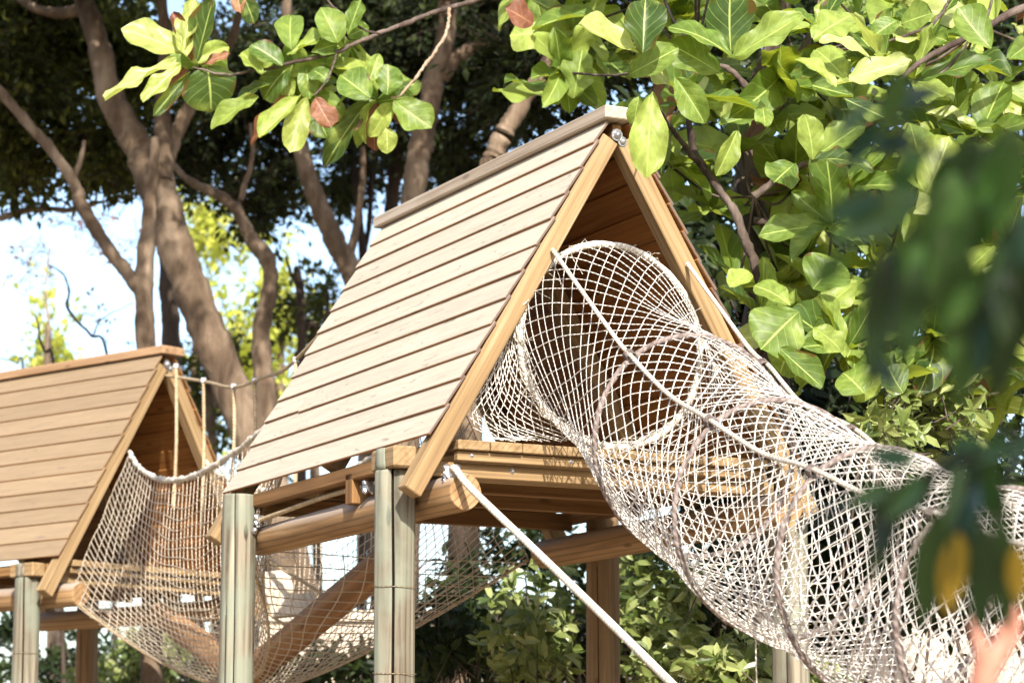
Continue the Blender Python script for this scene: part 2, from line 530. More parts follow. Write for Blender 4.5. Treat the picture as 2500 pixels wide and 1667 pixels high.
def box_mesh(L, w, t, mat, bev=0.004):
    key = (round(L, 3), round(w, 3), round(t, 3), mat, bev)
    if key in _box:
        return _box[key]
    bm = bmesh.new()
    bmesh.ops.create_cube(bm, size=1.0)
    for v in bm.verts:
        v.co = Vector((v.co.x * L, v.co.y * w, v.co.z * t))
    bmesh.ops.bevel(bm, geom=list(bm.edges), offset=min(bev, t * 0.3), segments=1, affect='EDGES')
    me = bpy.data.meshes.new("timber")
    bm.to_mesh(me)
    bm.free()
    me.materials.append(M[mat])
    _box[key] = me
    return me


def frame_matrix(origin, xdir, zdir):
    x = Vector(xdir).normalized()
    z = Vector(zdir)
    z = (z - x * z.dot(x)).normalized()
    y = z.cross(x)
    m = Matrix.Identity(4)
    for i in range(3):
        m[i][0], m[i][1], m[i][2], m[i][3] = x[i], y[i], z[i], origin[i]
    return m


def timber(name, parent, p0, p1, w, t, zdir, mat, bev=0.004):
    """A squared timber from p0 to p1 (centre line), w across, t thick along zdir."""
    p0, p1 = Vector(p0), Vector(p1)
    me = box_mesh((p1 - p0).length, w, t, mat, bev)
    o = link(name, me, parent)
    o.matrix_local = frame_matrix((p0 + p1) / 2, p1 - p0, zdir)
    return o


def log_mesh(L, r0, r1, mat, axis=0, cracks=(), rough=0.004, segs=22, rings=14, seed=0, bow=0.0):
    """A round pole along the local axis from 0 to L with slightly uneven sides, open drying cracks and end faces."""
    rr = np.random.default_rng(seed)
    angs = list(np.linspace(0, 2 * math.pi, segs, endpoint=False))
    for c in cracks:
        a = c[0]
        angs = [q for q in angs if abs((q - a + math.pi) % (2 * math.pi) - math.pi) > 0.15]
        cw = min(0.065, c[1] * 1.3)
        angs += [(a - cw) % (2 * math.pi), a % (2 * math.pi), (a + cw) % (2 * math.pi)]
    angs = sorted(angs)
    n = len(angs)
    ts = np.linspace(0, 1, rings)
    ph = rr.uniform(0, 6.28, 6)
    verts, faces = [], []
    ends = [(0, 0.985), ] + [(t, 1.0) for t in ts[1:-1]] + [(1, 0.985)]
    ts2 = np.concatenate([[0], [0.004], ts[1:-1], [0.996], [1]])
    for t in ts2:
        r = r0 + (r1 - r0) * t
        if t in (0, 1):
            r *= 0.95
        for a in angs:
            dr = rough * (math.sin(2 * a + ph[0] + 3 * t) + 0.7 * math.sin(3 * a + ph[1] - 5 * t) + 0.5 * math.sin(5 * a + ph[2] + 9 * t))
            q = r + dr
            tw = 0.0
            for (ca, depth, t0, t1) in cracks:
                d = abs((a - ca + math.pi) % (2 * math.pi) - math.pi)
                if d < 0.09:
                    tw = 0.06 * math.sin(7 * t + ca) + 0.03 * math.sin(17 * t)
                if d < 1e-4 and t0 <= t <= t1:
                    q -= depth
                    tw += 0.10
            x, y = q * math.cos(a + tw), q * math.sin(a + tw)
            bo = bow * math.sin(math.pi * t)
            p = (t * L, x + bo, y) if axis == 0 else (x + bo, y, t * L)
            verts.append(p)
    m = len(ts2)
    midx = []
    for i in range(m - 1):
        for j in range(n):
            a_, b_ = i * n + j, i * n + (j + 1) % n
            f = (a_, b_, b_ + n, a_ + n)
            faces.append(f if axis == 2 else f[::-1])
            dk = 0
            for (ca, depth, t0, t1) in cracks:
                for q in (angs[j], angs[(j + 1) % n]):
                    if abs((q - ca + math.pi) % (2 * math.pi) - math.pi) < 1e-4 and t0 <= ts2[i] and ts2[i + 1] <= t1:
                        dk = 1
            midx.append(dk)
    me = bpy.data.meshes.new("pole")
    f0 = tuple(range(n - 1, -1, -1))
    f1 = tuple(range((m - 1) * n, m * n))
    if axis == 0:
        f0, f1 = f0[::-1], f1[::-1]
    me.from_pydata(verts, [], faces + [f0, f1])
    me.update()
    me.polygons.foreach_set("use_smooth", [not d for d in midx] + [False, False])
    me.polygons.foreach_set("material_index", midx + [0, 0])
    bm = bmesh.new()
    bm.from_mesh(me)
    bmesh.ops.recalc_face_normals(bm, faces=bm.faces)
    bm.to_mesh(me)
    bm.free()
    me.materials.append(M[mat])
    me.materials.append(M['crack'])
    return me


def pole(name, parent, p0, p1, r0, r1, mat, seed=0, cracks=(), zdir=(0, 0, 1), rough=0.004, bow=0.0):
    p0, p1 = Vector(p0), Vector(p1)
    d = p1 - p0
    me = log_mesh(d.length, r0, r1, mat, 0, cracks, rough, seed=seed, bow=bow)
    o = link(name, me, parent)
    o.matrix_local = frame_matrix(p0, d, zdir)
    return o


def post(name, parent, x, y, z0, z1, r, mat, seed=0, cracks=(), rz=0.0):
    me = log_mesh(z1 - z0, r * 1.03, r, mat, 2, cracks, 0.003, segs=28, rings=30, seed=seed)
    o = link(name, me, parent)
    o.location = (x, y, z0)
    o.rotation_euler = (0, 0, rz)
    return o


def tubes(name, lines, radius, sides=5, uvlen=True, closed=False):
    """Many round cords in one mesh. lines: list of (n,3) arrays; radius: float or list of floats/arrays."""
    V, Fc, U = [], [], []
    base = 0
    ca = np.linspace(0, 2 * np.pi, sides, endpoint=False)
    for li, P in enumerate(lines):
        P = np.asarray(P, float)
        n = len(P)
        rad = radius[li] if isinstance(radius, (list, tuple)) else radius
        rad = np.broadcast_to(np.asarray(rad, float), (n,))
        if closed:
            T = np.roll(P, -1, 0) - np.roll(P, 1, 0)
        else:
            T = np.gradient(P, axis=0)
        T /= np.maximum(np.linalg.norm(T, axis=1, keepdims=True), 1e-9)
        ref = np.array([0.31, 0.22, 0.92])
        Nn = np.cross(T, ref)
        bad = np.linalg.norm(Nn, axis=1) < 0.15
        Nn[bad] = np.cross(T[bad], np.array([1.0, 0.1, 0.0]))
        Nn /= np.linalg.norm(Nn, axis=1, keepdims=True)
        B = np.cross(T, Nn)
        ring = P[:, None, :] + rad[:, None, None] * (Nn[:, None, :] * np.cos(ca)[None, :, None] + B[:, None, :] * np.sin(ca)[None, :, None])
        V.append(ring.reshape(-1, 3))
        seg = np.concatenate([[0], np.cumsum(np.linalg.norm(np.diff(P, axis=0), axis=1))])
        U.append(np.stack([np.repeat(seg, sides), np.tile(np.arange(sides) / sides, n)], 1))
        i = np.arange(n if closed else n - 1)[:, None]
        j = np.arange(sides)[None, :]
        i2 = (i + 1) % n
        a = base + i * sides + j
        b = base + i * sides + (j + 1) % sides
        c = base + i2 * sides + (j + 1) % sides
        d = base + i2 * sides + j
        Fc.append(np.stack([a, b, c, d], -1).reshape(-1, 4))
        base += n * sides
    return mesh_np(name, np.concatenate(V), np.concatenate(Fc), True, np.concatenate(U))


def spline(pts, n=40):
    """Catmull-Rom through points (k, m) -> (n, m)."""
    P = np.asarray([list(p) for p in pts], float)
    if len(P) == 2:
        t = np.linspace(0, 1, n)[:, None]
        return P[0] * (1 - t) + P[1] * t
    P = np.vstack([2 * P[0] - P[1], P, 2 * P[-1] - P[-2]])
    k = len(P) - 3
    out = []
    for s in np.linspace(0, k - 1e-6, n):
        i = int(s)
        t = s - i
        a, b, c, d = P[i], P[i + 1], P[i + 2], P[i + 3]
        out.append(0.5 * ((2 * b) + (c - a) * t + (2 * a - 5 * b + 4 * c - d) * t * t + (3 * b - a - 3 * c + d) * t ** 3))
    return np.array(out)


def to_local(me, root):
    """Meshes made in world space: move into the root's local space."""
    me.transform(root.matrix_world.inverted())
    return me


def wpart(name, me, root, mat):
    """World-space mesh as a part of a thing whose root Empty stands at its base."""
    bpy.context.view_layer.update()
    me.transform(root.matrix_world.inverted())
    return link(name, me, root, mat)


# ------------------------------------------------------------------ setting
def ground():
    n = 60
    xs = np.linspace(-1, 1, n)
    xs = np.sign(xs) * np.abs(xs) ** 2.2 * 600
    X, Y = np.meshgrid(xs, xs)
    Z = 0.05 * np.sin(X * 0.7) * np.cos(Y * 0.5)
    Z = np.where(np.hypot(X, Y) > 120, Z - 0.1, Z)
    V = np.stack([X.ravel(), Y.ravel() + 15, Z.ravel() - 0.03], 1)
    i, j = np.meshgrid(np.arange(n - 1), np.arange(n - 1), indexing='ij')
    a = (i * n + j).ravel()
    F = np.stack([a, a + 1, a + n + 1, a + n], 1)
    o = link("ground", mesh_np("ground", V, F), None, M['soil'])
    tag(o, "sandy garden ground below the play huts", None, None, "structure")


ground()

# ------------------------------------------------------------------ the A-frame play huts
HW, HH = 1.1152, 1.8987
SL = math.hypot(HW, HH)
SX, SZ = HW / SL, HH / SL       # along the slope: sideways, down
ZI = 4.902                      # inner apex height of the near hut


def slope_pt(side, s, off, b, zi):
    """Local point on a roof slope: s metres down from the apex, off metres out from the rafters' inner face."""
    return Vector((side * (SX * s + SZ * off), b, zi - SZ * s + SX * off))


def make_hut(name, loc, yaw, zi, label, roofmat, seed):
    rr = random.Random(seed)
    dz = zi - ZI
    h = empty(name, (loc[0], loc[1], 0), yaw)
    tag(h, label, "play hut")
    roof = empty("roof")
    roof.parent = h
    plat = empty("platform")
    plat.parent = h
    # rafters
    for b0 in (0.0, 1.35, 2.70):
        for side in (-1, 1):
            e = 0.003 if side > 0 else 0.0
            n = Vector((side * SZ, 0, SX))
            timber("rafter", roof, slope_pt(side, 0.0, 0.049, b0 + 0.05 + e, zi), slope_pt(side, SL - 0.03 if b0 != 1.35 else 1.86, 0.049, b0 + 0.05 + e, zi), 0.10, 0.098, n, 'pine', 0.006)
    timber("ridge_beam", roof, (0, 0.012, zi + 0.062), (0, 2.80, zi + 0.062), 0.05, 0.085, (0, 0, 1), 'joist')
    # lapped roof boards, one by one
    for side in (-1, 1):
        for k in range(12):
            s1 = 0.09 + 0.163 * k + rr.uniform(-0.003, 0.003)
            s0 = max(s1 - 0.19, -0.066)
            pa = slope_pt(side, s0, 0.101 + 0.008, 0, zi)
            pb = slope_pt(side, s1, 0.1165 + 0.008, 0, zi)
            mid = (pa + pb) / 2
            dn = (pb - pa).normalized()
            nrm = Vector((0, 1, 0)).cross(dn) * -side
            if nrm.z < 0:
                nrm = -nrm
            cuts = [(-0.012 + rr.uniform(-0.006, 0.006), 2.84 + rr.uniform(-0.012, 0.012))]
            if side < 0 and k in (8,):
                cuts = [(cuts[0][0], 2.30), (2.304, cuts[0][1])]
            for ci, (b0, b1) in enumerate(cuts):
                off = dn * (-0.012 if ci else 0.0)
                tilt = dn * rr.uniform(-0.004, 0.004) + nrm * rr.uniform(-0.0015, 0.0015)
                timber("roof_board", roof, mid + off + tilt + Vector((0, b0, 0)), mid + off - tilt + Vector((0, b1, 0)), (pb - pa).length, 0.015, nrm, roofmat, 0.003)
    cap = timber("ridge_cap", roof, (0.015, -0.05, zi + 0.152), (0.015, 2.90, zi + 0.152), 0.235, 0.066, (0, 0, 1), 'cap' if roofmat == 'roof' else 'cap2', 0.005)
    # deck
    w = 0.178
    for i in range(10):
        a = -0.90 + w * (i + 0.5) + 0.01
        timber("deck_plank", plat, (a, 0.03 + rr.uniform(-0.006, 0.006), 3.304 + dz), (a, 2.74, 3.304 + dz), w - 0.006, 0.048, (0, 0, 1), 'pine')
    timber("fascia_board", plat, (-0.877, 0.085, 3.2535 + dz), (0.90, 0.085, 3.2535 + dz), 0.045, 0.048, (0, 0, 1), 'pine')
    timber("joist", plat, (-0.99, 0.21, 3.190 + dz), (0.98, 0.21, 3.190 + dz), 0.18, 0.070, (0, 0, 1), 'pine')
    for b in (0.92, 1.52, 2.40):
        timber("joist", plat, (-0.99, b, 3.228 + dz), (0.98, b, 3.228 + dz), 0.07, 0.097, (0, 0, 1), 'joist')
    # eave plates, logs, posts
    for side in (-1, 1):
        timber("eave_plate", plat, (side * 1.010, 0.14, 3.258 + dz), (side * 1.010, 2.66, 3.258 + dz), 0.07, 0.075, (0, 0, 1), 'joist', 0.008)
        timber("post_block", plat, (side * 1.115, 0.15, 3.244 + dz), (side * 1.115, 0.43, 3.244 + dz), 0.125, 0.107, (0, 0, 1), 'pine', 0.010)
        pole("log_beam", h, (side * 0.915, -0.11, 3.056 + dz), (side * 0.915, 2.62, 3.052 + dz), 0.089, 0.086, 'log', seed + side + 3, (), rough=0.0035)
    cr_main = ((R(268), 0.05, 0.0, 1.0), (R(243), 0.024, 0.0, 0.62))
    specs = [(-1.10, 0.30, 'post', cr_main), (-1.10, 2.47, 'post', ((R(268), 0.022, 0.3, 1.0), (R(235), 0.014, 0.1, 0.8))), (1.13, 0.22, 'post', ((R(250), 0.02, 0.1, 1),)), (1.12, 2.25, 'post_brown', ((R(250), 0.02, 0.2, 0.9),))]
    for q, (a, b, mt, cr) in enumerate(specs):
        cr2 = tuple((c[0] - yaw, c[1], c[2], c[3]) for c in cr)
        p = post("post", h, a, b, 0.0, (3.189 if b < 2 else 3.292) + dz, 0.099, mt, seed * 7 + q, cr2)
        if b > 2:
            continue
        # the outer cheek of the post stands up past the notch that carries the eave plate
        sg = -1 if a < 0 else 1
        me = log_mesh(0.105, 0.099, 0.097, mt, 2, (), 0.002, 28, 5, seed + q)
        bm = bmesh.new()
        bm.from_mesh(me)
        geo = bm.verts[:] + bm.edges[:] + bm.faces[:]
        cutx = sg * 1.181 - a
        bmesh.ops.bisect_plane(bm, geom=geo, plane_co=(cutx, 0, 0), plane_no=(-sg, 0, 0), clear_outer=True)
        ed = [e for e in bm.edges if e.is_boundary]
        bmesh.ops.holes_fill(bm, edges=ed)
        bm.to_mesh(me)
        bm.free()
        ck = link("post_cheek", me, p)
        ck.location = (0, 0, 3.19 + dz)
        if b > 2:
            continue
        # wire bound round the post
        for zz in ((2.62, 2.20) if q == 0 else (2.5,)):
            ang = np.linspace(0, 2 * math.pi, 28, endpoint=False)
            P = np.stack([0.106 * np.cos(ang), 0.106 * np.sin(ang), zz + dz + 0.006 * np.sin(ang * 1.0)], 1)
            link("binding_wire", tubes("wire", [P], 0.002, 4, closed=True), p, M['tan_rope'])
    # bolts: apex, post, rafters
    def bolt(p, r, d=(0, -1, 0)):
        bm = bmesh.new()
        bmesh.ops.create_cone(bm, cap_ends=True, segments=10, radius1=r * 1.5, radius2=r * 1.5, depth=r * 0.35)
        for v in bm.verts:
            v.co.z += r * 0.17
        geo = bmesh.ops.create_uvsphere(bm, u_segments=10, v_segments=6, radius=r)
        for v in geo['verts']:
            v.co.z = max(0, v.co.z) * 1.1 + r * 0.3
        me = bpy.data.meshes.new("bolt")
        bm.to_mesh(me)
        bm.free()
        o = link("bolt", me, h, M['metal'])
        o.matrix_local = Vector(d).to_track_quat('Z', 'Y').to_matrix().to_4x4()
        o.location = p
    bolt((-0.012, 0.0, zi + 0.045), 0.022)
    bolt((0.022, 0.004, zi + 0.015), 0.018)
    bolt((-1.04, 2.385, 3.09 + dz), 0.017, (0.5, -0.85, 0))
    bolt((-0.80, 0.062, 3.256 + dz), 0.007)
    bolt((-0.25, 0.062, 3.256 + dz), 0.007)
    bolt((-0.55, 0.119, 3.20 + dz), 0.009)
    return h


HUT1 = make_hut("play_hut", (0.5459, 13.0), 0.4651, ZI, "large wooden A-frame play hut with pale grey board roof, in front", 'roof', 3)
HUT2 = make_hut("play_hut", (-2.750, 20.59), 0.8552, 4.974, "smaller looking A-frame hut with tan roof at left edge, farther back", 'roof2', 5)
bpy.context.view_layer.update()


def W1(a, b, c):
    return HUT1.matrix_world @ Vector((a, b, c))


def W2(a, b, c):
    return HUT2.matrix_world @ Vector((a, b, c))


# lashing rope with clamps that runs along inside the near hut's log beam
lr = [(-1.02, 2.42, 3.14), (-0.99, 1.55, 3.185), (-0.99, 0.95, 3.19)]
me = tubes("rope", [spline(lr, 24)], 0.014, 8)
link("lashing_rope", me, HUT1, M['tan_rope'])
me = tubes("rope", [spline([(-0.99, 0.80, 3.19), (-1.0, 0.5, 3.2), (-1.0, 0.2, 3.21)], 20)], 0.014, 8)
link("lashing_rope", me, HUT1, M['tan_rope'])
timber("rope_block", HUT1, (-1.0, 1.02, 3.26), (-1.0, 1.02, 3.10), 0.09, 0.09, (0, 1, 0), 'joist')


def rope_clamp(parent, p, r=0.02, name="rope_clamp"):
    bm = bmesh.new()
    for dx, dz_ in ((-1, 0.8), (1, 0.8), (-1, -0.8), (1, -0.8)):
        gq = bmesh.ops.create_icosphere(bm, subdivisions=1, radius=r * 0.75)
        bmesh.ops.translate(bm, vec=(dx * r * 0.8, 0, dz_ * r), verts=gq['verts'])
    gq = bmesh.ops.create_cone(bm, cap_ends=True, segments=10, radius1=r * 1.05, radius2=r * 1.05, depth=r * 2.2)
    bmesh.ops.rotate(bm, cent=(0, 0, 0), matrix=Matrix.Rotation(math.pi / 2, 3, 'X'), verts=gq['verts'])
    me = bpy.data.meshes.new("clamp")
    bm.to_mesh(me)
    bm.free()
    o = link(name, me, parent, M['metal'])
    bpy.context.view_layer.update()
    o.location = parent.matrix_world.inverted() @ Vector(p)
    return o


rope_clamp(HUT1, W1(-1.0, 0.86, 3.175), 0.026)
rope_clamp(HUT1, W1(-1.02, 2.36, 3.145), 0.022)
rope_clamp(HUT1, W1(-0.965, -0.02, 3.13), 0.022)

# guy rope from the rafter foot down to the right
gr = empty("guy_rope", at(1085, 1128, 12.55))
tag(gr, "thick pale guy rope slanting down from the near hut's rafter foot", "rope")
pts = [W1(-0.955, -0.03, 3.165), at(1112, 1145, 12.45), at(1150, 1192, 12.35), at(1300, 1336, 11.9), at(1480, 1510, 11.3), at(1650, 1678, 10.7), at(1900, 1930, 9.9)]
wpart("rope", tubes("rope", [spline(pts, 60)], 0.018, 10), gr, M['white_rope'])
rope_clamp(gr, W1(-0.955, -0.035, 3.15), 0.03)

# ------------------------------------------------------------------ net tunnel
TR = 0.52
hoopc = [W1(-0.03, 0.035, 3.86), at(1698, 1088, 12.2), at(1907, 1266, 11.4), at(2165, 1404, 10.65), at(2470, 1528, 9.9), at(2830, 1650, 9.15)]
HC = spline([tuple(p) for p in hoopc], 101)


def tun_frame(t):
    """t in 0..5 along the hoops -> centre, right, up."""
    i = min(max(t / 5 * 100, 0), 100)
    i0 = int(min(math.floor(i), 99))
    f = i - i0
    c = HC[i0] * (1 - f) + HC[i0 + 1] * f
    tg = HC[min(i0 + 2, 100)] - HC[max(i0 - 2, 0)]
    tg /= np.linalg.norm(tg)
    front = np.array(W1(0, -1, 0) - W1(0, 0, 0))
    k = min(1.0, t)
    tg = np.array([tg[0], tg[1], tg[2] * 0.12]) * k + front * (1 - k)
    tg /= np.linalg.norm(tg)
    right = np.cross(np.array([0, 0, 1.0]), tg)
    right /= np.linalg.norm(right)
    up = np.cross(tg, right)
    return c, right, up


_TF = [tun_frame(t) for t in np.linspace(0, 5, 251)]
_TC = np.array([f[0] for f in _TF])
_TRt = np.array([f[1] for f in _TF])
_TU = np.array([f[2] for f in _TF])


def tun(t, th, rad=TR, true=False):
    """Points on the tunnel skin; waist between hoops. t, th arrays."""
    t = np.asarray(t, float)
    th = np.asarray(th, float)
    i = np.clip(t / 5 * 250, 0, 250)
    i0 = np.minimum(np.floor(i).astype(int), 249)
    f = (i - i0)[:, None]
    c = _TC[i0] * (1 - f) + _TC[i0 + 1] * f
    r = _TRt[i0] * (1 - f) + _TRt[i0 + 1] * f
    u = _TU[i0] * (1 - f) + _TU[i0 + 1] * f
    wob = 1 - (0.07 + np.where(t < 1, 0.16 * np.clip(np.cos(th - R(25)), 0, 1), 0)) * np.sin(np.pi * (t % 1.0)) ** 2 + 0.008 * np.sin(7 * th + 3 * t) + 0.006 * np.sin(13 * th - 5 * t)
    if true:
        wob = np.ones(len(t))
    q = (rad * wob)[:, None] if np.ndim(wob) else rad * wob
    return c + q * (r * np.cos(th)[:, None] + u * np.sin(th)[:, None])


tunnel = empty("net_tunnel", at(2165, 1404, 10.65) - Vector((0, 0, 0.6)))
tag(tunnel, "white rope net tunnel on round hoops sloping down from the near hut", "net tunnel")


def helix_net(n, t0, t1, th0=0, th1=2 * math.pi, turns_per=0.5, off=0.0, seed=0, rad=TR, step=70):
    """Two families of crossing cords on the tunnel skin, slightly irregular as knotted net is."""
    rr = np.random.default_rng(seed)
    lines = []
    full = abs(th1 - th0 - 2 * math.pi) < 1e-6
    for fam in (1, -1):
        for k in range(n):
            t = np.linspace(t0, t1, step)
            th = off + (k + rr.uniform(-0.12, 0.12)) / n * 2 * math.pi + fam * turns_per * 2 * math.pi * (t - t0)
            th = th + 0.010 * np.sin(t * 9 + k) + 0.0022 * rr.standard_normal(step)
            P = tun(t, th, rad + rr.uniform(-0.004, 0.004))
            if full:
                lines.append(P)
            else:
                a = np.mod(th - th0, 2 * math.pi)
                ok = a < (th1 - th0)
                idx = np.where(ok)[0]
                if len(idx) < 3:
                    continue
                for chunk in np.split(idx, np.where(np.diff(idx) > 1)[0] + 1):
                    if len(chunk) > 2:
                        lines.append(P[chunk])
    return lines


L1 = helix_net(37, 0.0, 5.0, turns_per=0.27, seed=1, step=150)
o = wpart("net", tubes("net", L1, [0.0027 + 0.0007 * np.clip(np.linspace(0, 5, 150) - 0.4, 0, 1)] * len(L1), 4), tunnel, M['net'])
tag(o, kind="stuff")
# the doubled lower layer with its extra run of cords round the tube
L2 = []
rr = np.random.default_rng(4)
for t in np.arange(1.1, 5.0, 0.19):
    th = np.linspace(R(175 + rr.uniform(-6, 6)), R(365 + rr.uniform(-6, 6)), 50)
    L2.append(tun(np.full(50, t) + 0.012 * np.sin(th * 9 + t * 5), th, TR * 1.006))
o = wpart("net", tubes("net", L2, 0.0034, 4), tunnel, M['net'])
tag(o, kind="stuff")
# hoops
for k in range(6):
    th = np.linspace(0, 2 * math.pi, 72, endpoint=False)
    P = tun(np.full(72, float(min(k, 4.999))), th, TR * 1.0, True)
    rad = 0.0145 if k else 0.018
    wp = rad * (1 + 0.10 * np.sin(th * 23) + 0.08 * np.sin(th * 11 + k))
    wpart("hoop", tubes("hoop", [P], [wp], 8, closed=True), tunnel, M['hoop'] if k else M['white_rope'])
# guide ropes on the shoulders of the tunnel
for side, thg in ((-1, R(131)), (1, R(49))):
    ts = np.linspace(0.9, 4.95, 60)
    P = tun(ts, np.full(60, thg), TR * 1.04 + 0.012)
    start = np.array(W1(side * 0.392, -0.015, 4.31))
    lead = spline([tuple(start), tuple(P[0]), tuple(P[4])], 14)[:7]
    P = np.vstack([lead, P])
    wpart("guide_rope", tubes("rope", [spline([tuple(q) for q in P[::3]], 110)], 0.0108, 8), tunnel, M['white_rope'])
    for k in (1, 2, 3, 4):
        c = tun(np.array([float(k)]), np.array([thg]), TR * 1.03)[0]
        # lashing where rope and hoop cross
        fr = []
        for q in range(5):
            an = np.linspace(0, 2 * math.pi, 14)
            tgt = HC[min(int(k * 20) + 2, 100)] - HC[int(k * 20) - 2]
            tgt /= np.linalg.norm(tgt)
            s1 = np.cross(tgt, [0, 0, 1.0])
            s1 /= np.linalg.norm(s1)
            s2 = np.cross(s1, tgt)
            fr.append(c + tgt * (q - 2) * 0.009 + 0.024 * (np.cos(an)[:, None] * s1 + np.sin(an)[:, None] * s2))
        wpart("lashing", tubes("lash", fr, 0.005, 5), tunnel, M['hoop'])
# frayed rope that binds the net to the first hoop: knots, ends and a hairy wrap
fr, rads = [], []
rr = np.random.default_rng(9)
for k in range(210):
    th = rr.uniform(0, 2 * math.pi)
    lower = 0.35 + 0.65 * (math.cos(th - R(230)) * 0.5 + 0.5)
    c = tun(np.array([0.0]), np.array([th]), TR)[0]
    d = rr.normal(0, 1, 3)
    d /= np.linalg.norm(d)
    L = rr.uniform(0.02, 0.065) * (0.6 + lower)
    mid = c + d * L * 0.5 + rr.normal(0, 0.012, 3)
    end = mid + rr.normal(0, 0.5, 3) * L + np.array([0, 0, -L * 0.3])
    fr.append(spline([tuple(c + rr.normal(0, 0.012, 3)), tuple(mid), tuple(end)], 6))
    rads.append(rr.uniform(0.0012, 0.003))
for k in range(90):
    th0 = rr.uniform(R(130), R(300))
    th = th0 + np.linspace(0, rr.uniform(0.15, 0.4), 10)
    wob = np.cumsum(rr.normal(0, 0.006, (10, 3)), 0)
    fr.append(tun(np.zeros(10), th, TR + rr.uniform(-0.018, 0.018)) + wob * 0.7)
    rads.append(rr.uniform(0.003, 0.006))
o = wpart("frayed_binding", tubes("fray", fr, rads, 4), tunnel, M['white_rope'])
tag(o, kind="stuff")

# net skirt that closes the gap between hoop, left rafter and deck
sk = []
nu, nv = 13, 12
gp = np.zeros((nu, nv, 3))
for i in range(nu):
    u = i / (nu - 1)
    th = R(152) + u * R(100)
    hp = tun(np.array([0.0]), np.array([th]), TR)[0]
    s = 1.05 + 0.82 * u
    rp = np.array(W1(*(slope_pt(-1, min(s, 1.80), 0.0, 0.05, ZI))))
    if u > 0.75:
        rp = rp * (1 - (u - 0.75) * 2.4) + np.array(W1(-0.45, 0.05, 3.345)) * (u - 0.75) * 2.4
    for j in range(nv):
        v = j / (nv - 1)
        gp[i, j] = hp * (1 - v) + rp * v + np.array(W1(0, 1, 0) - W1(0, 0, 0)) * 0.06 * math.sin(math.pi * v)
for i in range(nu):
    for sgn in (1, -1):
        pass
for d in range(-nv, nu + nv):
    for sgn in (1, -1):
        line = []
        for j in range(nv):
            i = d + sgn * j
            if 0 <= i < nu:
                line.append(gp[i, j] + rng.normal(0, 0.004, 3))
        if len(line) > 2:
            sk.append(np.array(line))
o = wpart("net_skirt", tubes("skirt", sk, 0.0031, 4), tunnel, M['net'])
tag(o, kind="stuff")
# loose cord hanging under the tunnel
cr = empty("hanging_cord", at(1847, 1575, 11.3))
tag(cr, "thin loose cord hanging straight down below the net tunnel", "cord")
wpart("cord", tubes("cord", [spline([tuple(at(1845, 1560, 11.3)), tuple(at(1846, 1620, 11.3)), tuple(at(1848, 1700, 11.3)), tuple(at(1847, 1800, 11.3))], 16)], 0.0035, 5), cr, M['white_rope'])

# ------------------------------------------------------------------ net bridge between the huts
bridge = empty("net_bridge", at(600, 1650, 17.8) - Vector((0, 0, 0.4)))
tag(bridge, "sagging tan rope net bridge with walking logs between the two huts", "net bridge")
a2 = np.array(W2(1, 0, 0) - W2(0, 0, 0))
a1 = np.array(W1(1, 0, 0) - W1(0, 0, 0))
C2 = np.array(W2(0, -0.03, 0))
C1 = np.array(W1(0, 2.87, 0))


def section_end(v, top, ztop, zbot, half):
    """Rafter-shaped outline at the hut openings."""
    x = np.where(v < 0.42, -top - (half - top) * v / 0.42, np.where(v > 0.58, half - (half - top) * (v - 0.58) / 0.42, -half + 2 * half * (v - 0.42) / 0.16))
    z = np.where(v < 0.42, ztop - (ztop - zbot) * v / 0.42, np.where(v > 0.58, zbot + (ztop - zbot) * (v - 0.58) / 0.42, zbot))
    return x, z


def hull(t, v):
    t = np.asarray(t, float)
    v = np.asarray(v, float)
    t, v = np.broadcast_arrays(t, v)
    A = a2[None] * (1 - t[:, None]) + a1[None] * t[:, None]
    A /= np.linalg.norm(A, axis=1, keepdims=True)
    C = C2[None] * (1 - t[:, None]) + C1[None] * t[:, None]
    x2, z2 = section_end(v, 0.40, 4.27, 3.10, 0.98)
    x1, z1 = section_end(v, 0.42, 4.10, 3.02, 0.95)
    xe, ze = x2 * (1 - t) + x1 * t, z2 * (1 - t) + z1 * t
    ph = math.pi * v
    xm = -0.50 * np.cos(ph) * (1 + 0.25 * np.sin(ph))
    zm = 3.80 - 1.48 * np.abs(np.sin(ph)) ** 0.85
    k = np.sin(math.pi * np.clip(t, 0, 1)) ** 0.8
    x, z = xe * (1 - k) + xm * k, ze * (1 - k) + zm * k
    P = C + A * x[:, None]
    P[:, 2] = z
    return P


lines = []
rr = np.random.default_rng(21)
for v in np.linspace(0.0, 1.0, 66):
    t = np.linspace(0, 1, 60)
    lines.append(hull(t, v + 0.003 * np.sin(t * 30 + v * 50)) + rr.normal(0, 0.0008, (60, 3)))
for t in np.linspace(0.0, 1.0, 48):
    v = np.linspace(0, 1, 70)
    lines.append(hull(t + 0.002 * np.sin(v * 40 + t * 60), v) + rr.normal(0, 0.0008, (70, 3)))
o = wpart("net", tubes("net", lines, 0.0036, 4), bridge, M['tan_net'])
tag(o, kind="stuff")
for v in (0.0, 1.0):
    t = np.linspace(-0.01, 1.01, 120)
    P = hull(np.clip(t, 0, 1), np.full(120, v)) + rr.normal(0, 0.004, (120, 3))
    wpart("edge_rope", tubes("rope", [P], [0.019 * (1 + 0.28 * np.sin(np.arange(120) * 1.9) + 0.12 * rr.standard_normal(120))], 8), bridge, M['white_rope'])
for v in (0.41, 0.59):
    t = np.linspace(0, 1, 60)
    wpart("keel_rope", tubes("rope", [hull(t, np.full(60, v))], 0.009, 7), bridge, M['tan_rope'])
mid = np.array(at(596, 1655, 17.8))
end1 = np.array(W1(0.05, 2.80, 3.06))
end2 = np.array(W2(-0.05, -0.05, 3.02))
d1 = mid + (end1 - mid) * 0.02
